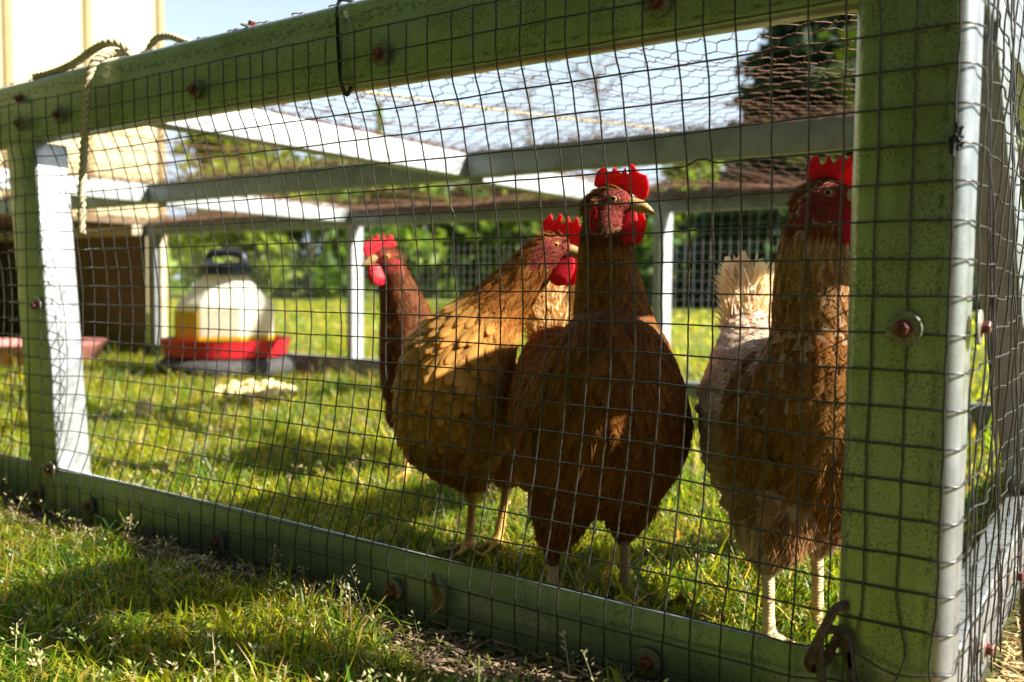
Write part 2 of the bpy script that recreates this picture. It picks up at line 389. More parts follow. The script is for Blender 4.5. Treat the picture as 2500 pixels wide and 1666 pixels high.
def sow(n, x0, x1, y0, y1, hm, wm, dry=0.15, lean=0.35, bend=0.6, thin=None, rows=4):
    x = rng.uniform(x0, x1, n); y = rng.uniform(y0, y1, n)
    k = inside(x, y)
    if thin is not None: k &= rng.uniform(0, 1, n) < thin(x, y)
    x, y = x[k], y[k]; n = len(x); p = patch(x, y)
    P = np.stack([x, y, gz(x, y) - 0.1], 1)
    h = hm * rng.lognormal(-0.1, 0.38, n) * (0.65 + 0.7 * p); wd = wm * rng.lognormal(0, 0.35, n)
    f = np.clip(patch(x, y, 0.06, 2.0) + 0.08 + rng.normal(0, 0.32, n), 0, 1)[:, None]
    col = GREEN * (1 - f) + YEL * f
    dk = (rng.uniform(0, 1, n) < 0.2)[:, None]; col = np.where(dk, DEEP, col)
    d = (rng.uniform(0, 1, n) < dry * (0.4 + 1.2 * patch(x, y, 0.11, 4.0)))[:, None]
    col = np.where(d, STRAW * rng.uniform(0.6, 1.3, (n, 1)), col); col = col * rng.uniform(0.7, 1.3, (n, 1))
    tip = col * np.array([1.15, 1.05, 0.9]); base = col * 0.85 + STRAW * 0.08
    return blades(P, h, wd, base, tip, np.abs(rng.normal(0, lean, n)), np.abs(rng.normal(0, bend, n)), rows)
def mulch(x, y):      # 1 on lawn, 0 on the bare strip of mulch before the front rail and right of the corner
    e = 1.5 + 1.3 * np.clip((x + 32) / 30, 0, 1) + 0.7 * np.sin(x * 0.35) + 0.35 * np.sin(x * 1.1)
    d = np.clip((-y - e) / 0.9, 0, 1); d = np.where(y > 0.5, 1.0, d)
    return np.where(x > 1.2, 0.0, np.clip(d + 0.03, 0, 1))
def merge(L):
    V, F, C, n = [], [], [], 0
    for v, f, c in L: V.append(v); F.append(f + n); C.append(c); n += len(v)
    return np.concatenate(V), np.concatenate(F), np.concatenate(C)
def grass(name_label, L):
    V, F, C = merge(L); obj('grass', V, F, M_grass, cols=C, kind='stuff', label=name_label)
# seed heads (annual meadow grass): thin stems with small pale spikelets
def seeds(n, x0, x1, y0, y1, hm, thin=None, sz=1.0):
    x = rng.uniform(x0, x1, n); y = rng.uniform(y0, y1, n); k = inside(x, y)
    if thin is not None: k &= rng.uniform(0, 1, n) < thin(x, y)
    x, y = x[k], y[k]; n = len(x)
    P = np.stack([x, y, gz(x, y)], 1); h = hm * rng.lognormal(-0.1, 0.3, n)
    ln = np.abs(rng.normal(0, 0.35, n)); bd = np.abs(rng.normal(0, 0.4, n)); ph = rng.uniform(0, 6.28, n)
    D = np.stack([np.cos(ph), np.sin(ph), np.zeros(n)], 1)
    t = np.linspace(0, 1, 5); ho = ln[:, None] * t + bd[:, None] * t ** 2; ve = t[None] - 0.3 * ho ** 2 * t
    ctr = P[:, None] + h[:, None, None] * (ho[..., None] * D[:, None] + ve[..., None] * np.array([0, 0, 1.0]))
    S = np.stack([-np.sin(ph + 0.6), np.cos(ph + 0.6), np.zeros(n)], 1) * 0.014 * sz
    V1 = np.stack([ctr - S[:, None], ctr + S[:, None]], 2).reshape(-1, 3)
    q = (np.arange(n)[:, None] * 10 + np.arange(4)[None] * 2).ravel(); F1 = np.stack([q, q + 1, q + 3, q + 2], 1)
    dryc = np.where((rng.uniform(0, 1, n) < 0.55)[:, None], np.array([0.46, 0.40, 0.22]), np.array([0.24, 0.30, 0.10]))
    C1 = np.repeat(dryc * 0.8, 10, 0)
    m = 11; Vs, Cs = [], []
    for j in range(m):
        tt = 0.55 + 0.45 * j / (m - 1); i0 = np.minimum((tt * 4), 3.999); a = int(i0); fr = i0 - a
        c = ctr[:, a] * (1 - fr) + ctr[:, a + 1] * fr
        an = rng.uniform(0, 6.28, n); rad = (0.24 * (1 - (tt - 0.55) / 0.5) + 0.03) * rng.uniform(0.5, 1.2, n) * sz
        d = np.stack([np.cos(an), np.sin(an), rng.uniform(0.3, 0.9, n)], 1); c = c + d * rad[:, None] * 0.8
        L = 0.17 * sz * rng.uniform(0.7, 1.3, n)[:, None]; W = L * 0.22
        s = np.stack([-np.sin(an), np.cos(an), np.zeros(n)], 1); u = d / np.linalg.norm(d, axis=1)[:, None]
        Vs.append(np.stack([c, c + u * L * 0.45 + s * W, c + u * L, c + u * L * 0.45 - s * W], 1)); Cs.append(dryc * rng.uniform(0.8, 1.4, (n, 1)))
    V2 = np.stack(Vs, 1).reshape(-1, 3); F2 = np.arange(len(V2)).reshape(-1, 4); C2 = np.repeat(np.stack(Cs, 1).reshape(-1, 3), 4, 0)
    return merge([(V1, F1, C1), (V2, F2, C2)])
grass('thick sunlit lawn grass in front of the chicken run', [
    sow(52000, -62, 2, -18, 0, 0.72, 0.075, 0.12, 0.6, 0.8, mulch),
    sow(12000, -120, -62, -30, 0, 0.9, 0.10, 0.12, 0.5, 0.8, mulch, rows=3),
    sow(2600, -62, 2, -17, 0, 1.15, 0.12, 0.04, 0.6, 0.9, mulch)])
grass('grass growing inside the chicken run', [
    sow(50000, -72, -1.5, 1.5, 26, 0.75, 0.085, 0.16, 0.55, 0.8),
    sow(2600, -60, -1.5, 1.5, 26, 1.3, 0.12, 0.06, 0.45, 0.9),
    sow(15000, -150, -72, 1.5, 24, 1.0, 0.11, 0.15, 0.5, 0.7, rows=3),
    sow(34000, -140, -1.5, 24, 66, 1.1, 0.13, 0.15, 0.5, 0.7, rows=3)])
grass('lawn beyond the chicken run', [
    sow(30000, -240, 60, 66, 150, 1.5, 0.20, 0.15, 0.4, 0.5, rows=3),
    sow(26000, -520, 120, 150, 420, 2.0, 0.5, 0.2, 0.4, 0.4, rows=3)])
V, F, C = merge([seeds(800, -60, 0, -17, -1, 1.45, lambda x, y: np.clip(mulch(x, y) + 0.06, 0, 1), 1.05),
                 seeds(600, -70, -2, 2, 30, 1.7, None, 1.3), seeds(500, -120, -2, 25, 64, 1.8, None, 1.3)])
obj('grass', V, F, M_seed, cols=C, kind='stuff', label='pale flowering grass seed heads over the lawn')
# mulch: dry stalk litter along the front rail and on the bare ground at the right
def litter(n, x0, x1, y0, y1, thin, c0):
    x = rng.uniform(x0, x1, n); y = rng.uniform(y0, y1, n); k = rng.uniform(0, 1, n) < thin(x, y)
    x, y = x[k], y[k]; n = len(x)
    P = np.stack([x, y, gz(x, y) + rng.uniform(0.02, 0.28, n)], 1); L = rng.lognormal(-0.45, 0.5, n); wd = rng.lognormal(-2.9, 0.35, n)
    a = rng.uniform(0, 6.28, n); D = np.stack([np.cos(a), np.sin(a), rng.normal(0, 0.22, n)], 1); S = np.stack([-np.sin(a), np.cos(a), rng.normal(0, 0.5, n)], 1)
    K = np.stack([-np.sin(a), np.cos(a), rng.normal(0, 0.4, n)], 1) * rng.normal(0, 0.15, n)[:, None]
    t = np.linspace(-0.5, 0.5, 4)
    ctr = P[:, None] + L[:, None, None] * (t[None, :, None] * D[:, None] + (0.25 - t ** 2)[None, :, None] * K[:, None] * 4)
    off = (wd[:, None, None] / 2) * S[:, None]
    V = np.stack([ctr - off, ctr + off], 2).reshape(-1, 3); q = (np.arange(n)[:, None] * 8 + np.arange(3)[None] * 2).ravel()
    C = np.repeat(np.array(c0) * rng.uniform(0.45, 1.25, (n, 1)), 8, 0)
    return V, np.stack([q, q + 1, q + 3, q + 2], 1), C
V, F, C = merge([litter(9000, -58, 0.5, -5.5, 0.0, lambda x, y: 1 - mulch(x, y) * 0.92, (0.26, 0.185, 0.115)),
                 litter(9000, 1.0, 24, -14, 62, lambda x, y: np.ones_like(x), (0.50, 0.36, 0.17)), litter(9000, 0.8, 9, -10, 26, lambda x, y: np.ones_like(x), (0.55, 0.40, 0.19)),
                 litter(3500, -70, -2, 1.5, 40, lambda x, y: patch(x, y, 0.11, 4.0) ** 2, (0.40, 0.30, 0.13))])
obj('straw', V, F, M_straw, cols=C, kind='stuff', label='dry straw litter lying along the foot of the run')

# ------------------------------------------------------------------ chicken run frame
run = thing('chicken_run', 'low galvanised steel chicken run with square wire mesh sides and rusty netting roof', 'chicken run', (0, 0, 0))
def rprofile(y0, y1, z0, z1, r, m=4):
    P = []
    for cyy, czz, a0 in ((y1 - r, z1 - r, 0), (y0 + r, z1 - r, 90), (y0 + r, z0 + r, 180), (y1 - r, z0 + r, 270)):
        for t in np.linspace(0, 90, m): a = math.radians(a0 + t); P.append((cyy + r * math.cos(a), czz + r * math.sin(a)))
    return P
def rail_x(x0, x1, y0, y1, z0, z1, r, mat, sag=0.0, wob=0.0, n=40):
    P = np.array([(0, a, b) for a, b in rprofile(y0, y1, z0, z1, r)]); xs = lin(x0, x1, n); g = Geo()
    L = [(x, wob * math.sin(x * 0.23 + 1), -sag * math.sin(math.pi * (x - x0) / (x1 - x0)) + wob * math.sin(x * 0.15)) for x in xs]
    g.prism(P, 0, L); V, F = g.out(); return obj('rail', V, F, mat, run, smooth=False)
def rail_y(y0, y1, x0, x1, z0, z1, r, mat, n=24):
    P = np.array([(a, 0, b) for a, b in rprofile(x0, x1, z0, z1, r)])[::-1]; g = Geo()
    g.prism(P, 0, [(0, y, 0) for y in lin(y0, y1, n)]); V, F = g.out(); return obj('rail', V, F, mat, run)
def post(x0, x1, y0, y1, z0, z1, r, mat, lean=(0, 0)):
    P = np.array([(a, b, 0) for a, b in rprofile(x0, x1, y0, y1, r, 6)]); g = Geo()
    g.prism(P, 0, [(lean[0] * (1 - (z - z0) / (z1 - z0)), lean[1] * (1 - (z - z0) / (z1 - z0)), z) for z in lin(z0, z1, 12)])
    V, F = g.out(); return obj('post', V, F, mat, run)
def shade_flat_round(o, ang=40):
    me = o.data; me.polygons.foreach_set('use_smooth', np.ones(len(me.polygons), bool))
    me.set_sharp_from_angle(angle=math.radians(ang))
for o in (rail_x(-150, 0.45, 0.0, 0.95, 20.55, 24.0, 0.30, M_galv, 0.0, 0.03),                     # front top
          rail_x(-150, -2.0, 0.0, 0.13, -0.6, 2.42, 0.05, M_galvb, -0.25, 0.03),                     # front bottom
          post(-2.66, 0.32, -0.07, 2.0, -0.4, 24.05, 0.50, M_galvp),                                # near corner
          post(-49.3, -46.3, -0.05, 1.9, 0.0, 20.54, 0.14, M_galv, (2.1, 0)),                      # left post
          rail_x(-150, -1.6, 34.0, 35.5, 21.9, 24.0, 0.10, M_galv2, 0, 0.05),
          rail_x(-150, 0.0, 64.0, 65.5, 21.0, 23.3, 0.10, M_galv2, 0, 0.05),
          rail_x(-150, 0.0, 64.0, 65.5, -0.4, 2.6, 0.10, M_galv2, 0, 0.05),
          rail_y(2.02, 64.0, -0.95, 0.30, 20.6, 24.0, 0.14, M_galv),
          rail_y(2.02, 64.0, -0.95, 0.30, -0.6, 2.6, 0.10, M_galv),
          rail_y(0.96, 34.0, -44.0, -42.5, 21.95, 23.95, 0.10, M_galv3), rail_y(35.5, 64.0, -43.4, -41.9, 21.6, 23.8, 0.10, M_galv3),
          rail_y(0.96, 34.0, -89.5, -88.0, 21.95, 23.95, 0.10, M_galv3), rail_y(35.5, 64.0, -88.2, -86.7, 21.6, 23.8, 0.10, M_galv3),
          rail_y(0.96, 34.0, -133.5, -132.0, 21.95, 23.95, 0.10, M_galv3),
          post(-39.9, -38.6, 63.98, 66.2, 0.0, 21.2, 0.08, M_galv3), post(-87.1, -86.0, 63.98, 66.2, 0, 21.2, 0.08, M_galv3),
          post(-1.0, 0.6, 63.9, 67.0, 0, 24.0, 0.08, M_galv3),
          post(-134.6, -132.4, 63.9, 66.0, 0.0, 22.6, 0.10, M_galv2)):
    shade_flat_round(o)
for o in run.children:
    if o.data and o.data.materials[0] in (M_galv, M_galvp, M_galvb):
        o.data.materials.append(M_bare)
        for p in o.data.polygons: p.material_index = 0 if p.normal.y < -0.93 or (p.normal.x < -0.1 and p.normal.y < -0.2) else 1  # painted green reflection on front-facing sides only, plain zinc elsewhere
# diagonal brace of the end frame
g = Geo()
P = np.array([(a, 0, b) for a, b in rprofile(-1.1, 0.35, -1.35, 1.35, 0.12)])[::-1]
g.prism(P, 0, [(0, 4.2 + t * 24.0, 21.4 - t * 19.5) for t in lin(0, 1, 10)]); V, F = g.out()
shade_flat_round(obj('brace', V, F, M_galv2, run))

# screws with washers (shared meshes)
def screw_mesh():
    g = Geo()
    def ring(r, y, k): return [(r * math.cos(2 * math.pi * i / k), y, r * math.sin(2 * math.pi * i / k)) for i in range(k)]
    def lathe(prof, k):
        V = [];F = []
        for r, y in prof: V += ring(r, y, k)
        for j in range(len(prof) - 1):
            for i in range(k): F.append((j * k + i, (j + 1) * k + i, (j + 1) * k + (i + 1) % k, j * k + (i + 1) % k))
        F.append(tuple((len(prof) - 1) * k + i for i in range(k))); g.add(V, F)
    lathe([(0.27, -0.02), (0.27, -0.07), (0.235, -0.105), (0.14, -0.115)], 20)
    lathe([(0.178, -0.10), (0.178, -0.275), (0.150, -0.300), (0.09, -0.300), (0.075, -0.275), (0.02, -0.27)], 6)
    V, F = g.out(); return mesh(V, F, M_screw, name='screw')
def washer_mesh():
    g = Geo(); k = 26; prof = [(0.47, 0.02), (0.475, -0.045), (0.45, -0.07), (0.30, -0.078), (0.16, -0.078)]
    V = []; F = []
    for r, y in prof: V += [(r * math.cos(2 * math.pi * i / k), y, r * math.sin(2 * math.pi * i / k)) for i in range(k)]
    for j in range(len(prof) - 1):
        for i in range(k): F.append((j * k + i, (j + 1) * k + i, (j + 1) * k + (i + 1) % k, j * k + (i + 1) % k))
    g.add(V, F); V, F = g.out(); return mesh(V, F, M_wash, name='washer', smooth=False)
ME_s, ME_w = screw_mesh(), washer_mesh()
def screw(x, y, z, rz=0.0, big=1.0, washer=True, rx=0.0):
    o = inst('screw', ME_s, (x, y - 0.0, z), run, rot=(rx, random.uniform(0, 1.0), rz)); o.scale = (1, 1, 1)
    if washer:
        wv = bpy.data.objects.new('washer', ME_w); COL.objects.link(wv); wv.parent = o; wv.location = (0, 0, 0)
        ORG[wv.name] = ORG[o.name]
for x, z in ((-8.5, 21.55), (-20.1, 21.6), (-31.6, 21.6), (-43.3, 21.65), (-47.4, 21.6)): screw(x, -0.20, z)
screw(-47.6, -0.02, 23.0, washer=False)
for x, z in ((-8.4, 0.75), (-19.4, 0.85), (-30.3, 0.9), (-41.1, 0.95), (-46.4, 0.9)): screw(x, -0.20, z)
screw(-44.9, -0.22, 2.45); screw(-45.95, -0.24, 11.5); screw(-1.05, -0.28, 11.75); screw(-1.35, -0.24, 0.9)
screw(0.54, 1.15, 11.8, math.pi / 2); screw(0.50, 5.2, 1.6, math.pi / 2); screw(0.50, 14.0, 1.6, math.pi / 2); screw(0.52, 1.0, 1.2, math.pi / 2)
screw(-28.5, 0.5, 24.05, washer=True, rx=-math.pi / 2)

# square wire mesh of the front, wires one by one; they wrap round the corner post onto the end
ZR = 12.6
COLX = [0.0, -1.0, -1.9, -2.8, -3.8, -4.9, -5.9, -6.9, -7.8, -8.9, -9.9, -10.8, -11.7, -12.5, -13.5, -14.5, -15.5, -16.5, -17.6, -18.6, -19.5, -20.4, -21.3, -22.0, -22.9, -23.9, -24.8, -25.8, -26.7, -27.5, -28.4, -29.3, -30.3, -31.3, -32.2, -33.0, -34.0, -35.0, -36.1, -37.1, -38.2, -39.4, -40.6, -41.7, -43.0, -44.2, -45.4, -46.8]
while COLX[-1] > -66: COLX.append(COLX[-1] - 1.05)
def wy(x, z):      # how far the wire has been pushed in between the rails
    b = 1.6 * np.clip((-x - 3) / 6, 0, 1) * np.clip((-x - 0) / 1, 0, 1)
    z = np.asarray(z, float); t = np.clip((z - 2.7) / 17.6, 0, 1)
    b = b * np.sin(np.pi * t) ** 0.9
    b = np.where((-np.asarray(x) > 44.5) & (-np.asarray(x) < 49.5), np.minimum(b, -0.15), b)
    return b - 0.30 * np.where((z > 20.0) | (z < 2.9), 1, 0.25) - 0.05
def unit_rows(a): return a / (np.linalg.norm(a, axis=1)[:, None] + 1e-9)
def smooth1(a, k=3):
    for _ in range(k): a = np.convolve(np.pad(a, 1, 'edge'), [0.25, 0.5, 0.25], 'valid')
    return a
WR = 0.031
for k, x in enumerate(COLX):
    z = lin(0.15 if k > 2 else 0.3, 22.65, 70 if x > -50 else 30)
    jit = smooth1(rng.normal(0, 0.024, len(z)), 2); px = x + jit + 0.008 * np.sin(z * 2 * np.pi + k)
    py = smooth1(wy(np.full_like(z, x), z), 3) + smooth1(rng.normal(0, 0.02, len(z)), 2) - 0.035
    if k in (18, 22, 31): zk = {18: 15.3, 22: 9.0, 31: 6.0}[k]; px = px + 0.16 * np.exp(-((z - zk) / 0.28) ** 2)
    if k in (0, 1, 2):
        s = np.exp(-((z - 2.0) / 1.8) ** 2); px = px + (0.15, -0.35, 0.2)[k] * s * np.sin(z * 1.5); py = np.minimum(py, -0.13)
    V, F = tube(np.stack([px, py, z], 1), WR, 6); obj('wire', V, F, M_wire, run, smooth=True)
SIDEX = 0.40
for n in range(-12, 11):
    zz = ZR + n
    if zz < 0.4: continue
    xs = np.concatenate([lin(-66, -52, 12, ), lin(-51.5, -0.25, 150)])
    z = zz + smooth1(rng.normal(0, 0.018, len(xs)), 3) + 0.02 * math.sin(n * 3.3) * np.sin(xs * 0.3 + n)
    if n == 4: z = z + 0.22 * np.exp(-((xs + 7.3) / 0.35) ** 2)
    if n in (-10, -11): z = z + 0.28 * np.sin((xs + 3.5) * 1.7) * np.exp(-((xs + 1.6) / 1.6) ** 2)
    y = smooth1(wy(xs, z), 2) + smooth1(rng.normal(0, 0.025, len(xs)), 3)
    y = np.where(xs > -3, np.minimum(y, -0.10), y)
    A = np.stack([xs, y, z], 1)
    # round the corner
    th = lin(-85, 0, 7); cx, cyy, rr = -0.17, 0.42, 0.58
    cor = np.stack([cx + rr * np.cos(np.radians(th)), cyy + rr * np.sin(np.radians(th)), np.full(7, z[-1])], 1)
    ys = lin(0.8, 26, 50)
    B = np.stack([SIDEX + 0.05 + 0.06 * np.sin(ys * 2.1 + n) + 0.10 * (ys > 3) * np.sin(ys * 0.4 + n), ys,
                  zz + smooth1(rng.normal(0, 0.06, 50), 2) - 0.02 * ys * np.sin(n)], 1)
    V, F = tube(np.concatenate([A, cor, B]), WR, 6); obj('wire', V, F, M_wire, run, smooth=True)
for j in range(24):
    y0 = 0.75 + 1.0 * j; z = lin(0.3, 22.6, 44)
    pin = 0.72 * np.exp(-((z - 11.6) / 4.2) ** 2) * math.exp(-((y0 - 4.2) / 3.6) ** 2) * (1 if y0 > 1.3 else 0)
    y = 4.2 + (y0 - 4.2) * (1 - pin) + smooth1(rng.normal(0, 0.05, 44), 2)
    x = SIDEX + 0.12 + 0.12 * np.sin(z * 0.5 + j) * (1 if j > 1 else 0.2) + smooth1(rng.normal(0, 0.05, 44), 1)
    V, F = tube(np.stack([x, y, z], 1), WR, 6); obj('wire', V, F, M_wire, run, smooth=True)
# back and far-end mesh, blurred in the distance
g = Geo()
for x in np.arange(-131, 0, 1.0):
    g.tube([(x, 63.9, 0.3), (x + rng.normal(0, .1), 63.9 - 0.2, 11), (x, 63.9, 22.2)], 0.024, 4, False)
for z in np.arange(0.6, 22.2, 1.0): g.tube([(x, 63.85 - 0.1 * math.sin(x), z + 0.05 * math.sin(x * 0.7 + z)) for x in np.arange(-132, 0, 6.0)], 0.024, 4, False)
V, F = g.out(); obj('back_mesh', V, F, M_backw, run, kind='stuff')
# hexagonal netting over the roof
def netz(x, y):
    s1 = np.clip(y / 34.0, 0, 1); s2 = np.clip((y - 35) / 29.0, 0, 1)
    xb = np.abs(np.sin((x + 43.0) / 44.6 * np.pi)) ** 0.7
    w_ = 0.25 * np.sin(x * 0.33 + y * 0.21) + 0.18 * np.sin(x * 0.71 - y * 0.4)
    b1 = -(0.55 * xb) * np.sin(np.pi * s1) ** 0.8; b2 = -(0.5 + 1.5 * xb) * np.sin(np.pi * s2) ** 0.6
    base = np.where(y < 34.7, 24.14, 24.1)
    end = np.where(y > 60, -0.12 * (y - 60) + 0.10 * np.sin(x * 0.5) * (y - 60), 0)
    return base + np.where(y < 34.7, b1, b2) + w_ * np.where((s1 > 0.02) & (s1 < 1) | (s2 > 0) & (s2 < 1), np.maximum(np.sin(np.pi * s1), np.sin(np.pi * s2)), 0) + end
NV, NF = [], []; nn = 0
def seg(A, B, r, mids):
    """many straight-ish three-sided tubes A->B with a few points"""
    global nn
    n = len(A); t = np.linspace(0, 1, mids)
    P = A[:, None] * (1 - t)[None, :, None] + B[:, None] * t[None, :, None]
    P[:, :, 2] = netz(P[:, :, 0], P[:, :, 1]); P[:, 1:-1] += rng.normal(0, 0.03, P[:, 1:-1].shape)
    T = B - A; T /= np.linalg.norm(T, axis=1)[:, None]; S = np.stack([-T[:, 1], T[:, 0], 0 * T[:, 0]], 1); U = np.array([0, 0, 1.0])
    rr = np.broadcast_to(r, (mids,)); V = []
    for a in (90, 210, 330):
        c, s = math.cos(math.radians(a)), math.sin(math.radians(a)); V.append(P + rr[None, :, None] * (c * S[:, None] + s * U))
    V = np.stack(V, 2).reshape(-1, 3); b = (np.arange(n)[:, None] * mids + np.arange(mids - 1)[None]).ravel() * 3 + nn
    for i in range(3):
        j = (i + 1) % 3; NF.append(np.stack([b + i, b + j, b + 3 + j, b + 3 + i], 1))
    NV.append(V); nn += len(V)
hp = 1.62; rowh = 0.88        # pitch along x of one column pair, spacing between rows
ix, iy = np.meshgrid(np.arange(0, int(133 / (hp * 1.35))), np.arange(0, int(64 / rowh)))
ix, iy = ix.ravel(), iy.ravel()
px_ = -132.5 + (ix + 0.5 * (iy % 2)) * hp * 1.35; py_ = 0.4 + iy * rowh
tw = 0.32                      # half length of the twisted part
jx = rng.normal(0, 0.05, len(ix)); jy = rng.normal(0, 0.04, len(ix))
jx = jx.reshape(-1); Lp = np.stack([px_ - tw + jx, py_ + jy, 0 * px_], 1); Rp = np.stack([px_ + tw + jx, py_ + jy, 0 * px_], 1)
keep = px_ < -0.2
seg(Lp[keep], Rp[keep], np.array([0.027, 0.042, 0.028, 0.042, 0.028, 0.042, 0.027]), 7)
nxr = ix.max() + 1; idx = np.arange(len(ix)).reshape(iy.max() + 1, nxr)
up, lo = idx[1:], idx[:-1]
for par in (0, 1):
    a = lo[par::2]; b = up[par::2]
    if par == 0:
        s1 = (Rp[a], Lp[b]); s2 = (Lp[a[:, 1:]], Rp[b[:, :-1]])
    else:
        s1 = (Rp[a[:, :-1]], Lp[b[:, 1:]]); s2 = (Lp[a], Rp[b])
    for A, B in (s1, s2):
        A, B = A.reshape(-1, 3).copy(), B.reshape(-1, 3).copy(); k = (A[:, 0] < 0) & (B[:, 0] < 0); seg(A[k], B[k], 0.023, 3)
def tangle(n, x0, x1, y0, y1, z0, z1, along):
    global nn
    P = np.stack([rng.uniform(x0, x1, n), rng.uniform(y0, y1, n), rng.uniform(z0, z1, n)], 1); d = rng.normal(0, 1, (n, 3)) * 0.45 + np.array(along) * rng.choice([-1, 1], (n, 1)); d *= 0.55
    A, B = P - d / 2, P + d / 2; T = unit_rows(B - A); S = unit_rows(np.cross(T, [0.1, 0.3, 0.95])); U = np.cross(T, S); V = []
    t = np.linspace(0, 1, 3); Q = A[:, None] * (1 - t)[None, :, None] + B[:, None] * t[None, :, None]; Q[:, 1] += rng.normal(0, 0.05, (n, 3))
    for a in (90, 210, 330): V.append(Q + 0.019 * (math.cos(math.radians(a)) * S[:, None] + math.sin(math.radians(a)) * U[:, None]))
    V = np.stack(V, 2).reshape(-1, 3); b = (np.arange(n)[:, None] * 3 + np.arange(2)[None]).ravel() * 3 + nn
    for i in range(3):
        j = (i + 1) % 3; NF.append(np.stack([b + i, b + j, b + 3 + j, b + 3 + i], 1))
    NV.append(V); nn += len(V)
tangle(2600, -132, 0, 33.2, 35.6, 23.9, 24.35, (1, 0, 0)); tangle(6500, -132, 0, 63.2, 64.2, 22.5, 24.2, (1, 0, 0)); tangle(1500, -80, 0, 63.0, 63.9, 21.9, 23.2, (1, 0, 0))
for xx in (-43.2, -88.4): tangle(1000, xx - 0.8, xx + 0.8, 1, 34, 23.9, 24.3, (0, 1, 0)); tangle(900, xx, xx + 1.8, 36, 63, 23.7, 24.2, (0, 1, 0))
obj('roof_netting', np.concatenate(NV), np.concatenate(NF), M_rustw, run, kind='stuff')

# ------------------------------------------------------------------ ties, rope, twine, chain, leaf
t = thing('cable_tie', 'long black cable tie strapped round the front top rail', 'cable tie', (-22.3, -0.2, 22))
g = Geo(); P = [(-22.35, 1.0, 24.1), (-22.4, 0.2, 24.15), (-22.45, -0.12, 23.9), (-22.4, -0.2, 23), (-22.3, -0.22, 21.8), (-22.2, -0.2, 20.8), (-22.1, -0.05, 20.35), (-22.02, 0.1, 20.5), (-21.98, 0.2, 20.9)]
P = catmull(P, 5); V, F = tube(P, 0.085, 4); V = np.asarray(V); obj('strap', V, F, M_tie, t)
g = Geo(); g.box((-22.6, -0.05, 24.12), (-22.15, 0.35, 24.42), 0.05); V, F = g.out(); obj('buckle', V, F, M_tie, t)
g = Geo(); g.tube([(-22.2, 0.15, 24.35), (-22.12, 0.1, 24.6), (-22.0, 0.05, 24.9)], 0.06, 4); V, F = g.out(); obj('tail', V, F, M_tie, t)
t = thing('cable_tie', 'small crumpled black tie knotted on the corner post wire', 'cable tie', (-0.05, -0.25, 16.6))
g = Geo()
for _ in range(5):
    c = np.array([0.05, -0.24, 16.6]); Q = c + rng.normal(0, 1, (5, 3)) * np.array([0.10, 0.05, 0.24]); g.tube(catmull(Q, 3), 0.035, 4)
g.ball((-0.05, -0.24, 16.45), (0.09, 0.07, 0.2), seg=8, ring=6); V, F = g.out(); obj('knot', V, F, M_tie, t)
def twisted(P, R, strands=3, pitch=1.1, k=5, m=9):
    P = catmull(P, m); d = np.concatenate([[0], np.cumsum(np.linalg.norm(np.diff(P, axis=0), axis=1))])
    s = np.arange(0, d[-1], pitch / 9); Q = np.stack([np.interp(s, d, P[:, i]) for i in range(3)], 1)
    T = np.gradient(Q, axis=0); T /= np.linalg.norm(T, axis=1)[:, None]; A = np.cross(T, [0.31, 0.93, 0.2]); A /= np.linalg.norm(A, axis=1)[:, None]; B = np.cross(T, A)
    g = Geo()
    for i in range(strands):
        a = 2 * np.pi * (s / pitch + i / strands); g.tube(Q + R * 0.52 * (np.cos(a)[:, None] * A + np.sin(a)[:, None] * B), R * 0.62, k)
    return g.out()
t = thing('rope', 'frayed tan rope draped over the front top rail', 'rope', (-39.8, -0.3, 20))
V, F = twisted([(-40.75, -0.5, 15.3), (-40.7, -0.5, 17), (-40.45, -0.5, 19.0), (-40.2, -0.5, 21), (-40.0, -0.5, 22.6), (-39.6, -0.42, 23.7), (-39.3, 0.05, 24.25), (-39.0, 0.6, 24.45), (-38.4, 0.9, 24.5)], 0.20)
obj('hanging_end', V, F, M_rope, t, smooth=True)
V, F = twisted([(-46.6, 0.25, 24.15), (-45.2, 0.4, 24.2), (-43.5, 0.3, 24.25), (-42.0, 0.2, 24.4), (-40.6, 0.2, 24.75), (-39.6, 0.3, 24.95), (-38.9, 0.6, 24.9), (-38.4, 0.9, 24.5)], 0.20)
obj('loop', V, F, M_rope, t, smooth=True)
V, F = twisted([(-37.8, 1.4, 24.3), (-37.6, 1.5, 24.7), (-37.0, 1.5, 25.1), (-35.8, 1.4, 25.0), (-34.6, 1.2, 24.6), (-33.5, 0.9, 24.2)], 0.18)
obj('loop', V, F, M_rope, t, smooth=True)
V, F = twisted([(-43.0, 2.0, 24.3), (-35.0, 13.0, 24.35), (-32.2, 18.8, 24.3), (-29.7, 25.3, 24.35), (-25.7, 34.0, 24.45), (-22.0, 44.0, 24.2)], 0.085, 2, 0.9, 5)
o = obj('twine', V, F, M_twine, org=(-20, 15, 24.4), smooth=True); props(o, 'thin yellow twine stretched across the netting roof', 'twine')
def link_mesh(a=0.62, b=0.40, r=0.135):
    th = lin(0, 2 * np.pi, 33)[:-1]; P = []
    for t_ in th:
        x = b * math.cos(t_); z = b * math.sin(t_) + (a if math.sin(t_) > 0 else -a) * min(1, abs(math.sin(t_)) * 3); P.append((x, 0, z))
    P = np.array(P + [P[0], P[1]]); V, F = tube(P, r, 9, False); return mesh(V, F, M_chain, smooth=True, name='link')
ME_l = link_mesh()
t = thing('chain', 'rusty chain hooked over the bottom rail beside the corner post', 'chain', (-3.0, -0.6, 1.5))
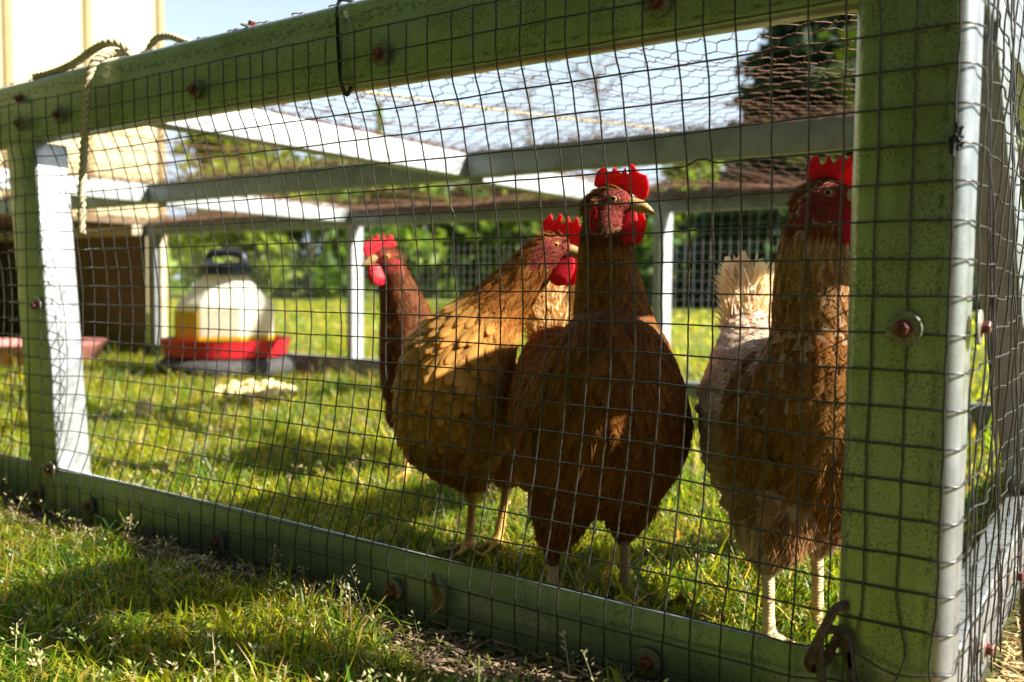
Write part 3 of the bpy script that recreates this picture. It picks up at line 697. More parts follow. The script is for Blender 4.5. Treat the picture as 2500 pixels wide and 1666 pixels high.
for (x, y, z, rx, ry, rz) in ((-2.75, -0.25, 2.95, 15, 20, 70), (-2.45, -0.60, 2.25, -18, -8, 12), (-2.0, -0.85, 0.95, -12, 18, -35), (-1.7, -1.0, -0.2, 30, 10, 60)):
    inst('link', ME_l, (x, y, z), t, rot=(math.radians(rx), math.radians(ry), math.radians(rz)))
t = thing('chain', 'dark rusty chain hanging beside the end of the run at the picture edge', 'chain', (2.35, -1.9, 12))
g = Geo(); g.tube(catmull([(0.1, -0.1, 23.6), (0.9, -1.0, 23.9), (2.5, -2.3, 23.9), (2.6, -2.38, 23.2), (2.5, -2.5, 22.8)], 5), 0.13, 8); V, F = g.out(); obj('hook', V, F, M_chain, t, smooth=True)
for i in range(16):
    z = 22.2 - i * 1.42
    inst('link', ME_l, (2.60 + 0.03 * math.sin(i), -2.38, z), t, rot=(0, math.radians(4 * math.sin(i * 2)), math.radians(35 + 90 * (i % 2))))
g = Geo(); pts = catmull([(-17.4, -0.16, 1.9), (-17.1, -0.3, 1.5), (-16.9, -0.35, 1.0), (-17.2, -0.5, 0.5)], 4)
V = []; F = []
for i, p in enumerate(pts):
    wdt = 0.32 * math.sin(math.pi * (i + 0.4) / (len(pts) + 0.4)); V += [p + np.array([-wdt, -0.08 * (i % 2), 0.05]), p + np.array([0, 0.07, 0]), p + np.array([wdt * 0.8, -0.10, -0.06])]
for i in range(len(pts) - 1):
    for j in range(2): F.append((3 * i + j, 3 * i + j + 1, 3 * i + j + 4, 3 * i + j + 3))
o = obj('dry_leaf', V, F, M_leafd, org=(-17.1, -0.3, 1.0), smooth=True); props(o, 'curled brown dry leaf leaning on the bottom rail', 'leaf')

lf = bpy.data.objects.new('dry_leaf', o.data); COL.objects.link(lf); lf.location = Vector(np.array([-10.2, 6.0, 0.75]) * I); lf.rotation_euler = (1.2, 0.3, 0.8); ORG[lf.name] = np.zeros(3)
props(lf, 'dead brown leaf lying in the grass between the middle hen and the right hen', 'leaf')
# ------------------------------------------------------------------ drinker on a tyre, feed pan, scraps, shelter
def lathe(prof, k=40, c=(0, 0, 0), oct_=None):
    V = []; F = []
    for r, z in prof:
        for i in range(k):
            a = 2 * math.pi * (i + 0.5) / k; V.append((c[0] + r * math.cos(a), c[1] + r * math.sin(a), c[2] + z))
    for j in range(len(prof) - 1):
        for i in range(k): F.append((j * k + i, j * k + (i + 1) % k, (j + 1) * k + (i + 1) % k, (j + 1) * k + i))
    F.append(tuple(range(k - 1, -1, -1))); F.append(tuple((len(prof) - 1) * k + i for i in range(k)))
    return V, F
WX, WY = -101.6, 54.8
V, F = lathe([(4.6, 0.1), (8.2, 0.0), (9.1, 0.5), (9.35, 1.2), (9.1, 2.0), (8.2, 2.6), (6.2, 2.7), (4.6, 2.4), (4.4, 1.2)], 48, (WX, WY, 0))
o = obj('tyre', V, F, M_tyre, org=(WX, WY, 0), smooth=True); props(o, 'old black tyre lying flat under the red drinker', 'tyre')
t = thing('drinker', 'poultry drinker jug with red tray standing on the tyre', 'drinker', (WX, WY, 2.7))
V, F = lathe([(7.2, 0.0), (8.3, 0.2), (8.8, 2.2), (8.95, 2.5), (8.7, 2.5), (8.2, 0.9), (5.8, 0.8)], 48, (WX, WY, 2.72)); obj('tray', V, F, M_red, t, smooth=False)
V, F = lathe([(6.6, 0.0), (7.0, 0.4), (7.0, 4.8), (6.7, 5.5), (3.0, 9.4), (2.9, 9.9)], 8, (WX, WY, 4.6))
o = obj('jug', V, F, M_jug, t); m_ = o.modifiers.new('bevel', 'BEVEL'); m_.width = 0.35 * I; m_.segments = 3; m_.limit_method = 'ANGLE'
for zb_, zt_, lim in ((4.9, 9.1, 1.8), (4.9, 5.75, -9.0)):
    V, F = lathe([(6.7, 0), (7.04, 0.3), (7.04, zt_ - zb_)], 8, (WX, WY, zb_)); sel = []
    for f in F[:16]:
        m_ = np.mean([np.array(V[i][:2]) - [WX, WY] for i in f], axis=0)
        if -0.82 * m_[0] - 0.57 * m_[1] > lim: sel.append(f)
    Vs = np.array(V); Vs[:, :2] = (Vs[:, :2] - [WX, WY]) * (1.008 if lim > 0 else 1.014) + [WX, WY]
    obj('water_level', Vs, sel, M_water, t)
V, F = lathe([(3.4, 0), (3.8, 0.3), (3.6, 1.3), (3.0, 1.7)], 20, (WX, WY, 14.1)); obj('cap', V, F, M_black, t, smooth=False)
g = Geo(); g.tube(catmull([(WX - 2.2, WY - 1.4, 15.4), (WX - 2.0, WY - 1.3, 16.7), (WX - 1.2, WY - 0.9, 17.2), (WX + 1.2, WY + 0.9, 17.2), (WX + 2.0, WY + 1.3, 16.7), (WX + 2.2, WY + 1.4, 15.4)], 5), 0.55, 8); V, F = g.out()
obj('handle', V, F, M_black, t, smooth=True)
g = Geo(); g.ball((WX - 5.0, WY - 3.0, 10.6), (0.6, 0.6, 0.6), seg=10, ring=8); V, F = g.out(); obj('knob', V, F, M_black, t, smooth=True)
PX, PY = -138.0, 46.0
V, F = lathe([(8.4, 0), (9.2, 0.3), (10.6, 3.1), (11.0, 3.4), (10.4, 3.3), (8.9, 0.8)], 44, (PX, PY, 0.2))
o = obj('feed_pan', V, F, M_pink, org=(PX, PY, 0), smooth=True); props(o, 'faded red rubber feed pan by the dark shelter', 'feed pan')
def scraps(name, cx, cyy, n, sx_, sy_, label):
    g = Geo()
    for _ in range(n):
        a, r = rng.uniform(0, 6.28), math.sqrt(rng.uniform(0, 1)); s = rng.uniform(0.35, 0.95)
        q = np.linalg.qr(rng.normal(0, 1, (3, 3)))[0]
        g.ball((cx + sx_ * r * math.cos(a), cyy + sy_ * r * math.sin(a), 0.8 + 1.5 * (1 - r) * rng.uniform(0.2, 1)), (s, s * rng.uniform(0.5, 0.9), s * rng.uniform(0.3, 0.6)), q, 7, 5)
    V, F = g.out(); V = V + rng.normal(0, 0.05, V.shape); o = obj(name, V, F, M_bread, org=(cx, cyy, 0)); props(o, label, 'food scraps')
scraps('food_scraps', -76.5, 39.5, 85, 4.6, 4.2, 'pile of pale yellow food scraps on the grass before the drinker')
scraps('food_scrap', -71.5, 22.6, 9, 0.9, 0.7, 'small lone lump of pale food on the grass')
t = thing('shelter', 'open fronted board shelter at the far left end of the run', 'shelter', (-150, 60, 0))
for i in range(12):
    x1 = -134.7 - i * 4.1; g = Geo(); g.box((x1 - 4.0, 63.2 + rng.uniform(-.1, .1), 0.8), (x1, 63.9, 21.4), 0.06); V, F = g.out(); obj('board', V, F, M_board, t)
for i in range(7):
    y0 = 36 + i * 3.9; g = Geo(); g.box((-184.2, y0, 0.8), (-183.5, y0 + 3.8, 21.4), 0.06); V, F = g.out(); obj('board', V, F, M_board, t)
g = Geo(); g.box((-184, 61.4, 20.9), (-134.8, 63.1, 22.6), 0.08); V, F = g.out(); obj('beam', V, F, M_beam, t)
g = Geo(); g.box((-184, 36, 22.7), (-134.8, 66.5, 23.5), 0.08); V, F = g.out(); obj('roof', V, F, M_board, t)
g = Geo(); g.box((-132.3, 64.6, 1.0), (-131.7, 65.6, 22.0), 0.05); V, F = g.out(); obj('jamb', V, F, M_beam, t)

# ------------------------------------------------------------------ barn
f0 = np.array([-sy, cy, 0]); r0 = np.array([cy, sy, 0])
BC = CAM[:2] + ((400 - 1250) / 2183.6 * r0[:2] + f0[:2]) * 400.0
bd = unit((-0.237, -0.971)); bn = np.array([-bd[1], bd[0]])      # along the wall, and out of it (towards +X)
barn = thing('barn', 'tall cream sided barn with tan battens behind the left end of the run', 'barn', (BC[0], BC[1], 0))
def bp(s, out_, z): q = BC + bd * s + bn * out_; return (q[0], q[1], z)
def slab(g, s0, s1, o0, o1, z0, z1):
    V = [bp(s, o, z) for z in (z0, z1) for s, o in ((s0, o0), (s1, o0), (s1, o1), (s0, o1))]
    g.add(V, [(0, 1, 2, 3), (7, 6, 5, 4), (0, 4, 5, 1), (1, 5, 6, 2), (2, 6, 7, 3), (3, 7, 4, 0)])
SP = 30.0
for i in range(12):
    g = Geo(); slab(g, i * SP + 0.05, (i + 1) * SP - 0.05, -2, 0, 0, 168); V, F = g.out(); obj('wall_panel', V, F, M_barn, barn)
    g = Geo(); slab(g, i * SP - 1.3, i * SP + 1.3, 0.0, 1.1, 0, 168); V, F = g.out(); obj('batten', V, F, M_barnrib, barn)
g = Geo(); slab(g, 0, 360, -240, -2.1, 0, 167); V, F = g.out(); obj('body', V, F, M_barn, barn)
g = Geo()
V = [bp(s, o, z) for s in (-10, 370) for o, z in ((12, 165), (-120, 225), (-252, 165), (-252, 169), (-120, 230), (12, 169))]
g.add(V, [(0, 1, 7, 6), (1, 2, 8, 7), (3, 4, 10, 9), (4, 5, 11, 10), (5, 0, 6, 11), (2, 3, 9, 8), (0, 5, 4, 1), (1, 4, 3, 2), (6, 7, 10, 11), (7, 8, 9, 10)])
V, F = g.out(); obj('roof', V, F, M_roofm, barn)

# ------------------------------------------------------------------ trees
def cards(P, size, col, var=0.35, up=0.0, aspect=0.55):
    n = len(P); A = rng.normal(0, 1, (n, 3)); A[:, 2] += up; A /= np.linalg.norm(A, axis=1)[:, None]
    B = np.cross(A, rng.normal(0, 1, (n, 3))); B /= np.linalg.norm(B, axis=1)[:, None]
    s = (size * rng.lognormal(0, 0.3, n))[:, None]
    V = np.stack([P - A * s, P + B * s * aspect, P + A * s, P - B * s * aspect], 1).reshape(-1, 3)
    C = np.repeat(np.clip(col * rng.uniform(1 - var, 1 + var, (n, 1)), 0, 1), 4, 0)
    return V, np.arange(4 * n).reshape(-1, 4), C
def at(px, depth):
    q = CAM[:2] + ((px - 1250) / 2183.6 * r0[:2] + f0[:2]) * depth; return q
def tree(name, label, px, depth, H, R, cols, n, kind='leafy', group=None, size=3.0, base=0.2, leafless=False):
    x, y = at(px, depth) if not isinstance(px, tuple) else px
    t = thing(name, label, 'tree', (x, y, 0), group); g = Geo(); sd_ = random.random() * 10
    tr = max(1.2, H * (0.008 if leafless else 0.022))
    trunk = catmull([(x, y, -1), (x + H * 0.01, y, H * 0.3), (x - H * 0.015, y + H * 0.01, H * 0.6), (x, y, H * 0.93)], 6)
    g.tube(trunk, np.linspace(tr, tr * 0.25, len(trunk)), 8)
    tips = []
    for i in range(14 if not leafless else 30):
        z0 = H * random.uniform(base + 0.05, 0.85); a = i * 2.4 + sd_; L = R * random.uniform(0.5, 0.95) * (1.15 - z0 / H if kind == 'conifer' else 1 - 0.55 * abs(z0 / H - 0.5))
        up = -0.1 if kind == 'conifer' else 0.55
        p1 = np.array([x, y, z0]); p2 = p1 + L * np.array([math.cos(a), math.sin(a), up]); tips.append(p2)
        g.tube(catmull([p1, (p1 + p2) / 2 + [0, 0, L * 0.08], p2], 4), np.linspace(tr * 0.38, tr * 0.08, 9), 5)
        if leafless:
            for _ in range(4):
                q = p1 + (p2 - p1) * random.uniform(0.4, 1.0); g.tube([q, q + L * 0.5 * np.array([random.uniform(-.6, .6), random.uniform(-.6, .6), random.uniform(.4, 1)])], np.array([tr * 0.09, tr * 0.03]), 4)
    V, F = g.out(); obj('trunk', V, F, M_bark, t, smooth=True)
    if leafless: return
    if kind == 'conifer':
        u = rng.uniform(0, 1, n); z = H * (base * 0.4 + (1 - base * 0.4) * (1 - np.sqrt(u))); lay = 0.88 + 0.13 * np.sin(z / H * 80 + rng.uniform(0, 0.9, n))
        rr = R * (1.03 - z / H) * lay * np.sqrt(rng.uniform(0.15, 1, n)); a = rng.uniform(0, 6.28, n); rr *= 1 + 0.22 * np.sin(a * 5 + z * 0.05)
        P = np.stack([x + rr * np.cos(a), y + rr * np.sin(a), z - rr * 0.18], 1)
    else:
        m = 34; cl = []
        for i in range(m):
            z0 = H * (base + (1 - base) * random.random() ** 0.8); a = random.uniform(0, 6.28)
            rad = R * math.sqrt(random.random()) * max(0.25, math.sin(math.pi * min(0.97, max(0.08, (z0 / H - base) / (1 - base) * 0.85 + 0.12))))
            cl.append((x + rad * math.cos(a), y + rad * math.sin(a), min(z0, H * 0.96), R * random.uniform(0.16, 0.34)))
        cl = np.array(cl); k = rng.integers(0, m, n); P = cl[k, :3] + rng.normal(0, 0.5, (n, 3)) * cl[k, 3:4] * np.array([1, 1, 0.75])
        P[:, 2] = np.maximum(P[:, 2], 2)
    c = np.array(cols)[rng.integers(0, len(cols), n)]
    V, F, C = cards(P, size, c); obj('crown', V, F, M_leaf, t, cols=C)
DG = [(0.055, 0.11, 0.016), (0.07, 0.13, 0.018)]; MG = [(0.12, 0.20, 0.02), (0.16, 0.23, 0.025)]; YG = [(0.17, 0.22, 0.02), (0.13, 0.19, 0.02)]
CF = [(0.022, 0.048, 0.026), (0.03, 0.06, 0.03)]
tree('conifer', 'tall dark green conifer rising behind the corner of the run', 2030, 640, 330, 122, CF, 26000, 'conifer', None, 5.2, 0.1)
tree('shrub_tree', 'bright yellow green bushy tree beside the cream barn', 560, 620, 118, 62, YG, 4500, 'leafy', None, 4.0, 0.05)
tree('leafy_tree', 'sunlit yellow green tree beyond the end of the run', 2560, 420, 210, 85, YG, 5000, 'leafy', None, 4.5, 0.1)
tree('slender_tree', 'slender pale green tree rising above the woods', 925, 1250, 285, 26, MG, 1400, 'conifer', None, 6, 0.15)
for px, d, h, bl in ((1290, 1500, 400, 'thin leafless tree against the pale sky, left one of two'), (1450, 1420, 430, 'thin leafless tree against the pale sky, taller right one of two')):
    tree('bare_tree', bl, px, d, h, 95, DG, 0, 'leafy', 'bare trees against the sky', 3, 0.35, True)
WOODS = ('mid green tree of the far woods just right of the drinker', 'dark green tree of the far woods between the drinker and the left back post',
         'mid green tree of the far woods straight behind the left back post', 'yellow green tree of the far woods behind the rust hen at the back',
         'mid green tree of the far woods between the rust hen and the scaly hen', 'dark tree of the far woods above the neck of the scaly hen',
         'mid green tree of the far woods above the shoulder of the scaly hen', 'yellow green tree of the far woods behind the head of the scaly hen',
         'mid green tree of the far woods behind the neck of the middle hen', 'dark tree of the far woods just left of the right back post',
         'mid green tree of the far woods just right of the right back post', 'yellow green tree of the far woods above the pale upright tail',
         'mid green tree of the far woods behind the speckled hen')
for i, wl in enumerate(WOODS):
    px = 640 + 105 * i
    d = 820 + 260 * hsh(i + 1.3); tree('wood_tree', wl, px + 40 * (hsh(i * 3.1) - .5), d, 0.135 * d * (0.85 + 0.35 * hsh(i * 7.7)), 62 + 26 * hsh(i * 1.9), (MG, DG, MG, YG)[(0, 1, 0, 3, 0, 1, 2, 3, 0, 1, 0, 3, 0)[i]], 4200, 'leafy', 'trees in the woods across the lawn', 5.0, 0.03)
# distant wood all round
n = 16000; a = rng.uniform(0, 2 * np.pi, n); rad = rng.uniform(1500, 2100, n); hh = 150 + 60 * np.sin(a * 7) + 40 * np.sin(a * 17 + 1)
P = np.stack([rad * np.cos(a), rad * np.sin(a), hh * rng.uniform(0, 1, n) ** 0.8 + 3], 1)
back = (np.cos(a - math.radians(-90)) > 0.2); P[back, 2] *= 2.0
n2 = 26000; a2 = rng.uniform(math.radians(-172), math.radians(-12), n2); r2_ = rng.uniform(300, 430, n2)  # unseen nearer leaves added behind the camera to block sky and reflect green
h2 = 470 + 70 * np.sin(a2 * 9); P2 = np.stack([r2_ * np.cos(a2), r2_ * np.sin(a2) - 60, h2 * rng.uniform(0, 1, n2) ** 0.9 + 3], 1)
P = np.concatenate([P, P2]); n = len(P)
V, F, C = cards(P, np.where(np.arange(n) < 16000, 20, 12), np.array(MG + DG)[np.where(np.arange(n) < 16000, rng.integers(0, 4, n), rng.integers(2, 4, n))]); obj('woodland', V, F, M_leaf, cols=C, kind='stuff', label='distant green woodland round the lawn, with a nearer unseen screen of leaves added behind')

# ------------------------------------------------------------------ hens
R2, F2 = np.array([cy, sy]), np.array([-sy, cy])
def feather_mesh(P, Nn, D, L, W, base, edge, tip, lift, curv, prof, rows=5, rim=None):
    n = len(P); S = np.cross(Nn, D); rows = len(prof); v = np.linspace(0, 1, rows); x = v[None] * L[:, None]
    up = lift[:, None] * v[None] ** 1.6 * L[:, None] - x ** 2 / (2 * curv[:, None]) + 0.03
    ctr = P[:, None] + x[..., None] * D[:, None] + up[..., None] * Nn[:, None]
    hw = W[:, None] / 2 * prof[None]
    q = np.array([-1.0, 0.0, 1.0]) if rim is None else np.array([-1.0, -0.74, 0.0, 0.74, 1.0]); nc = len(q)
    V = ctr[:, :, None] + (hw[..., None] * q)[..., None] * S[:, None, None] - ((hw ** 2 * 0.55 / (W[:, None] + 1e-6))[..., None] * q ** 2)[..., None] * Nn[:, None, None]
    V = V.reshape(-1, 3)
    b = (np.arange(n)[:, None] * rows + np.arange(rows - 1)[None]).ravel() * nc
    F = np.concatenate([np.stack([b + j, b + j + 1, b + nc + j + 1, b + nc + j], 1) for j in range(nc - 1)])
    vv = v[None, :, None]; cc = base[:, None] * (1 - vv) + tip[:, None] * vv
    if rim is None:
        ce = edge[:, None] * np.ones((1, rows, 1)); ce = ce * (1 - 0.25 * vv) + tip[:, None] * 0.25 * vv
        C = np.stack([ce, cc, ce], 2)
    else:
        r_ = rim[:, None] * np.ones((1, rows, 1)); lp = (vv > 0.93)
        ci = np.where(lp, r_, base[:, None] * (1 - 0.25 * (1 - vv)) ); C = np.stack([r_, ci, ci * 1.06, ci, r_], 2)
    return V, F, np.clip(C, 0, 1).reshape(-1, 3)
def barbs(P, Nn, D, L, W, base, tip, lift, curv, k=8):
    n = len(P); S = np.cross(Nn, D); res = []
    for j in range(k):
        sgn = 1 if j % 2 else -1; v0 = 0.30 + 0.62 * (j // 2) / max(1, (k // 2 - 1)) * 0.9 + rng.uniform(-0.06, 0.06, n)
        x0 = v0 * L; x1 = x0 + 0.34 * L * rng.uniform(0.7, 1.3, n); o1 = sgn * W * 0.5 * rng.uniform(0.55, 1.12, n) * np.where(v0 > 0.8, 0.5, 1)
        u0 = lift * v0 ** 1.6 * L - x0 ** 2 / (2 * curv) + 0.045; u1 = lift * (x1 / L) ** 1.6 * L - x1 ** 2 / (2 * curv) + 0.045 - np.abs(o1) * 0.12
        a = P + x0[:, None] * D + u0[:, None] * Nn; b = P + x1[:, None] * D + o1[:, None] * S + u1[:, None] * Nn
        d = b - a; q = np.cross(Nn, d); q /= np.linalg.norm(q, axis=1)[:, None] + 1e-9; hw = (rng.uniform(0.018, 0.034, n) * np.minimum(1, W / 0.3))[:, None]
        m = (a + b) / 2 + 0.015 * Nn
        V = np.stack([a, m + q * hw, b, m - q * hw], 1)
        f = rng.uniform(0.65, 1.35, (n, 1)); cm = (base + tip) / 2 * f; cb = np.stack([base * f, cm, tip * f, cm], 1)
        res.append((V.reshape(-1, 3), np.arange(4 * n).reshape(-1, 4), cb.reshape(-1, 3)))
    return merge(res)
PS = np.array([0.6, 0.85, 1.0, 1.0, 0.86, 0.62, 0.2])
PB = np.array([0.55, 0.95, 1.0, 0.78, 0.16]); PH = np.array([0.5, 0.95, 0.85, 0.5, 0.06])
def hen(label, base, st, heading, head, hf, legs, pal, tail, iris, legc, dens=1.0, foot_dir=None, comb_lean=0.0, fs=1.0, under=None, wingc=(0.24, 0.095, 0.025)):
    def W3(p): p = np.asarray(p, float); return np.concatenate([np.array(base) + p[0] * R2 + p[1] * F2, [p[2]]])
    def D3(p): p = np.asarray(p, float); return unit(np.concatenate([p[0] * R2 + p[1] * F2, [p[2]]]))
    t = thing('hen', label, 'hen', (base[0], base[1], 0.0), 'hens in the run')
    S = catmull(np.array(st), 9); path = np.array([W3(s) for s in S]); rs, rv = S[:, 3], S[:, 4]
    T = np.gradient(path, axis=0); T /= np.linalg.norm(T, axis=1)[:, None]
    hd = D3((heading[0], heading[1], 0)); side0 = np.cross([0, 0, 1.0], hd)
    g = Geo(); Rot = []
    for i in range(len(path)):
        s = unit(side0 - (side0 @ T[i]) * T[i]); v = np.cross(T[i], s); Rm = np.array([T[i], s, v]); Rot.append(Rm)
        rt = min(rs[i], rv[i]); g.ball(path[i], (rt * 0.85, rs[i], rv[i]), Rm, 18, 12)
    HC = W3(head); hF = D3(hf); hL = unit(np.cross([0, 0, 1.0], hF)); hU = np.cross(hF, hL); HR = np.array([hF, hL, hU])
    def H(x, y, z): return HC + x * hF + y * hL + z * hU
    g.ball(H(0.05, 0, 0.05), (0.98, 0.64, 0.66), HR); g.ball(H(0.62, 0, -0.08), (0.52, 0.42, 0.44), HR); g.ball(H(-0.35, 0, -0.25), (0.75, 0.68, 0.8), HR)
    g.ball(H(0.28, 0, 0.36), (0.55, 0.5, 0.26), HR)
    # legs
    zl = []
    fd = D3((foot_dir or heading) + (0,))
    for hip, hock, foot, r1, zf in legs:
        hip, hock, foot = W3(hip), W3(hock), W3(foot); zl.append(zf)
        for q in np.linspace(0, 1, 12): g.ball(hip * (1 - q) + hock * q, np.full(3, r1 * (1 - q) ** 0.8 + 0.34 * q + 0.05), None, 14, 10)
        for q in np.linspace(0, 1, 16):
            c = hock * (1 - q) + foot * q; g.ball(c, np.full(3, 0.30 - 0.05 * math.sin(math.pi * q)), None, 10, 8)
        g.ball(foot, (0.34, 0.34, 0.24), None, 10, 8)
        for ang, Ln in ((-38, 1.75), (0, 2.1), (38, 1.75), (176, 0.95)):
            a = math.radians(ang); d = np.array([fd[0] * math.cos(a) - fd[1] * math.sin(a), fd[0] * math.sin(a) + fd[1] * math.cos(a), 0])
            for q in np.linspace(0, 1, 12):
                g.ball(foot + d * Ln * q + [0, 0, 0.06 * math.sin(q * 9) - 0.10 * q + 0.10 * math.sin(math.pi * q)], np.full(3, 0.19 * (1 - q) + 0.075 * q + 0.01), None, 8, 6)
    V, F = g.out(); V, F, Nn = remeshed(V, F, 0.105, 5); V_, N_ = V, Nn
    cen = np.array([V[list(f)].mean(0) for f in F])
    rel = (cen - HC) @ HR.T
    wob_ = 0.10 * np.sin(rel[:, 0] * 9 + rel[:, 1] * 7) + 0.08 * np.sin(rel[:, 2] * 13 + rel[:, 0] * 5)
    face = ((rel[:, 0] - 0.42) / 0.86) ** 2 + ((rel[:, 2] + 0.20) / 0.74) ** 2 < 1.0 + wob_
    face &= np.linalg.norm(rel, axis=1) < 1.55
    lobe = (np.abs(rel[:, 0] + 0.40) < 0.22) & (rel[:, 2] < 0.15) & (rel[:, 2] > -1.2) & (np.abs(rel[:, 1]) > 0.3); face |= lobe
    zleg = np.minimum(*zl); legm = cen[:, 2] < zl[0] if len(zl) == 1 else np.zeros(len(cen), bool)
    for (hip, hock, foot, r1, zf) in legs:
        w_ = W3(foot); legm |= (cen[:, 2] < zf) & (np.hypot(cen[:, 0] - w_[0], cen[:, 1] - w_[1]) < 2.6)
    mi = np.where(legm, 2, np.where(face, 1, 0))
    body = obj('body', V, F, [under or M_under, M_face, legc], t, smooth=True, matidx=mi)
    # ---- plumage: thousands of small feathers laid tail-wards over the skin
    tri = np.array([f[:3] for f in F]); e1 = V[tri[:, 1]] - V[tri[:, 0]]; e2 = V[tri[:, 2]] - V[tri[:, 0]]; ar = np.linalg.norm(np.cross(e1, e2), axis=1)
    ok = (~face) & (~legm)
    for (hip, hock, foot, r1, zf) in legs:
        w_ = W3(foot); ok &= ~((cen[:, 2] < zf + 0.35) & (np.hypot(cen[:, 0] - w_[0], cen[:, 1] - w_[1]) < 2.6))
    pr = ar * ok; pr /= pr.sum(); k = rng.choice(len(tri), int(34000 * dens), p=pr); u, v = rng.uniform(0, 1, (2, len(k))); 
    Pp = V[tri[k, 0]] + u[:, None] * e1[k] + v[:, None] * e2[k] * 0.9; Np = Nn[tri[k, 0]]
    d2 = ((Pp[:, None, :] - path[None, ::3, :]) ** 2).sum(-1); ip = d2.argmin(1) * 3; up_ = ip / len(path)
    hdist = np.linalg.norm(Pp - HC, axis=1)
    leg_d = np.full(len(Pp), 9.0)
    for (hip, hock, foot, r1, zf) in legs:
        a, b = W3(hip), W3(hock); ab = b - a; q = np.clip(((Pp - a) @ ab) / (ab @ ab), 0, 1); leg_d = np.minimum(leg_d, np.where(q > 0.25, np.linalg.norm(Pp - a - q[:, None] * ab, axis=1) - (r1 * (1 - q) + 0.4), 9))
    thigh = (leg_d < 0.35)
    neck = np.clip((up_ - 0.62) / 0.10, 0, 1)
    spacing = np.where(thigh, 0.22, fs * ((0.265 if fs > 1.1 else 0.31) - 0.13 * neck)) / math.sqrt(dens); spacing = np.where(hdist < 1.7, 0.13, spacing)
    # thin to an even covering
    cell = {}; keep = np.zeros(len(Pp), bool)
    for i in range(len(Pp)):
        s = spacing[i]; key = tuple((Pp[i] / 0.42).astype(int)); good = True
        for dx in (-1, 0, 1):
            for dy in (-1, 0, 1):
                for dz in (-1, 0, 1):
                    for j in cell.get((key[0] + dx, key[1] + dy, key[2] + dz), ()):
                        if np.dot(Pp[i] - Pp[j], Pp[i] - Pp[j]) < s * s: good = False; break
                    if not good: break
                if not good: break
            if not good: break
        if good: keep[i] = True; cell.setdefault(key, []).append(i)
    Pp, Np, ip, up_, hdist, thigh, neck = Pp[keep], Np[keep], ip[keep], up_[keep], hdist[keep], thigh[keep], neck[keep]; n = len(Pp)
    fl = -T[ip] + np.array([0, 0, -0.35]) * (1 - neck)[:, None]
    fl = np.where(thigh[:, None], np.array([0, 0, -1.0]) - 0.15 * hd, fl)
    relp = (Pp - HC) @ HR.T; fl = np.where((hdist < 1.4)[:, None], -hF * 0.8 - hU * 0.35, fl); fl = np.where(((hdist < 1.9) & (relp[:, 2] < -0.35))[:, None], -hU - 0.25 * hF, fl)
    fl = fl + rng.normal(0, 0.16, (n, 3)); Dd = fl - (fl * Np).sum(1)[:, None] * Np; Dd /= np.linalg.norm(Dd, axis=1)[:, None] + 1e-9
    side = np.abs(((Pp - path[ip]) @ side0)) / rs[ip]
    back = (((Pp - path[ip]) @ np.array([0, 0, 1.0])) / rv[ip]); wing = (side > 0.55) & (up_ > 0.18) & (up_ < 0.55) & (~thigh)
    L = np.where(thigh, np.clip((Pp[:, 2] - min(l[4] for l in legs)) * 0.35 + 0.25, 0.25, 0.75), fs * (0.88 - 0.10 * neck)) * np.where(wing, 1.25, 1.0) * rng.uniform(0.8, 1.2, n); L = np.where(hdist < 1.75, 0.42, L)
    Wd = np.where(thigh, 0.19, fs * (0.46 - 0.24 * neck) * (1.15 if fs > 1.1 else 1)) * np.where(wing, 1.2, 1.0) * rng.uniform(0.8, 1.2, n); Wd = np.where(hdist < 1.75, 0.15, Wd)
    curv = np.where(neck > 0.5, 2.6, 4.2); lift = np.where(thigh, 0.12, 0.13 if fs > 1.1 else 0.06) * rng.uniform(0.2, 1.9, n)
    base_c, edge_c, tip_c = pal(Pp, up_, neck, side, back, wing, thigh, rng, hdist)
    res = []
    nk = neck > 0.45
    for msk, prof in ((nk, PH), (~nk, PB)):
        if msk.any(): res.append(feather_mesh(Pp[msk], Np[msk], Dd[msk], L[msk], Wd[msk], base_c[msk], edge_c[msk], tip_c[msk], lift[msk], curv[msk], prof) if prof is PH or fs < 1.1 else feather_mesh(Pp[msk], Np[msk], Dd[msk], L[msk], Wd[msk], base_c[msk], edge_c[msk], tip_c[msk], lift[msk], curv[msk], PS, rim=edge_c[msk] * 0.8))
        if prof is PB and fs > 1.1: continue
        if msk.any(): res.append(barbs(Pp[msk], Np[msk], Dd[msk], L[msk], Wd[msk], (base_c[msk] + edge_c[msk]) / 2, tip_c[msk], lift[msk], curv[msk], (4 if fs > 1.1 else 8) if prof is PB else 6))
    Vf, Ff, Cf = merge(res); obj('plumage', Vf, Ff, M_feather, t, cols=Cf, smooth=True, kind='stuff')
    # fluff: fine loose barbs at belly, thighs and rump
    zmin_ = min(l[4] for l in legs)
    m = (thigh | (back < -0.3)) & (~nk) & (Pp[:, 2] > zmin_ + 1.0); Pm, Nm, Dm = Pp[m], Np[m], Dd[m]
    if len(Pm) > 5:
        r_ = 4; Pm = np.repeat(Pm, r_, 0) + rng.normal(0, 0.12, (len(Pm) * r_, 3)); Nm = np.repeat(Nm, r_, 0); Dm = unit_rows(np.repeat(Dm, r_, 0) + rng.normal(0, 0.35, Pm.shape))
        c = np.repeat(tip_c[m], r_, 0); nn_ = len(Pm)
        Vq, Fq, Cq = feather_mesh(Pm, Nm, Dm, rng.uniform(0.35, 0.75, nn_), np.full(nn_, 0.03), c, c, c, rng.uniform(0.05, 0.3, nn_), np.full(nn_, 6.0), PH)
        obj('fluff', Vq, Fq, M_soft, t, cols=Cq, kind='stuff')
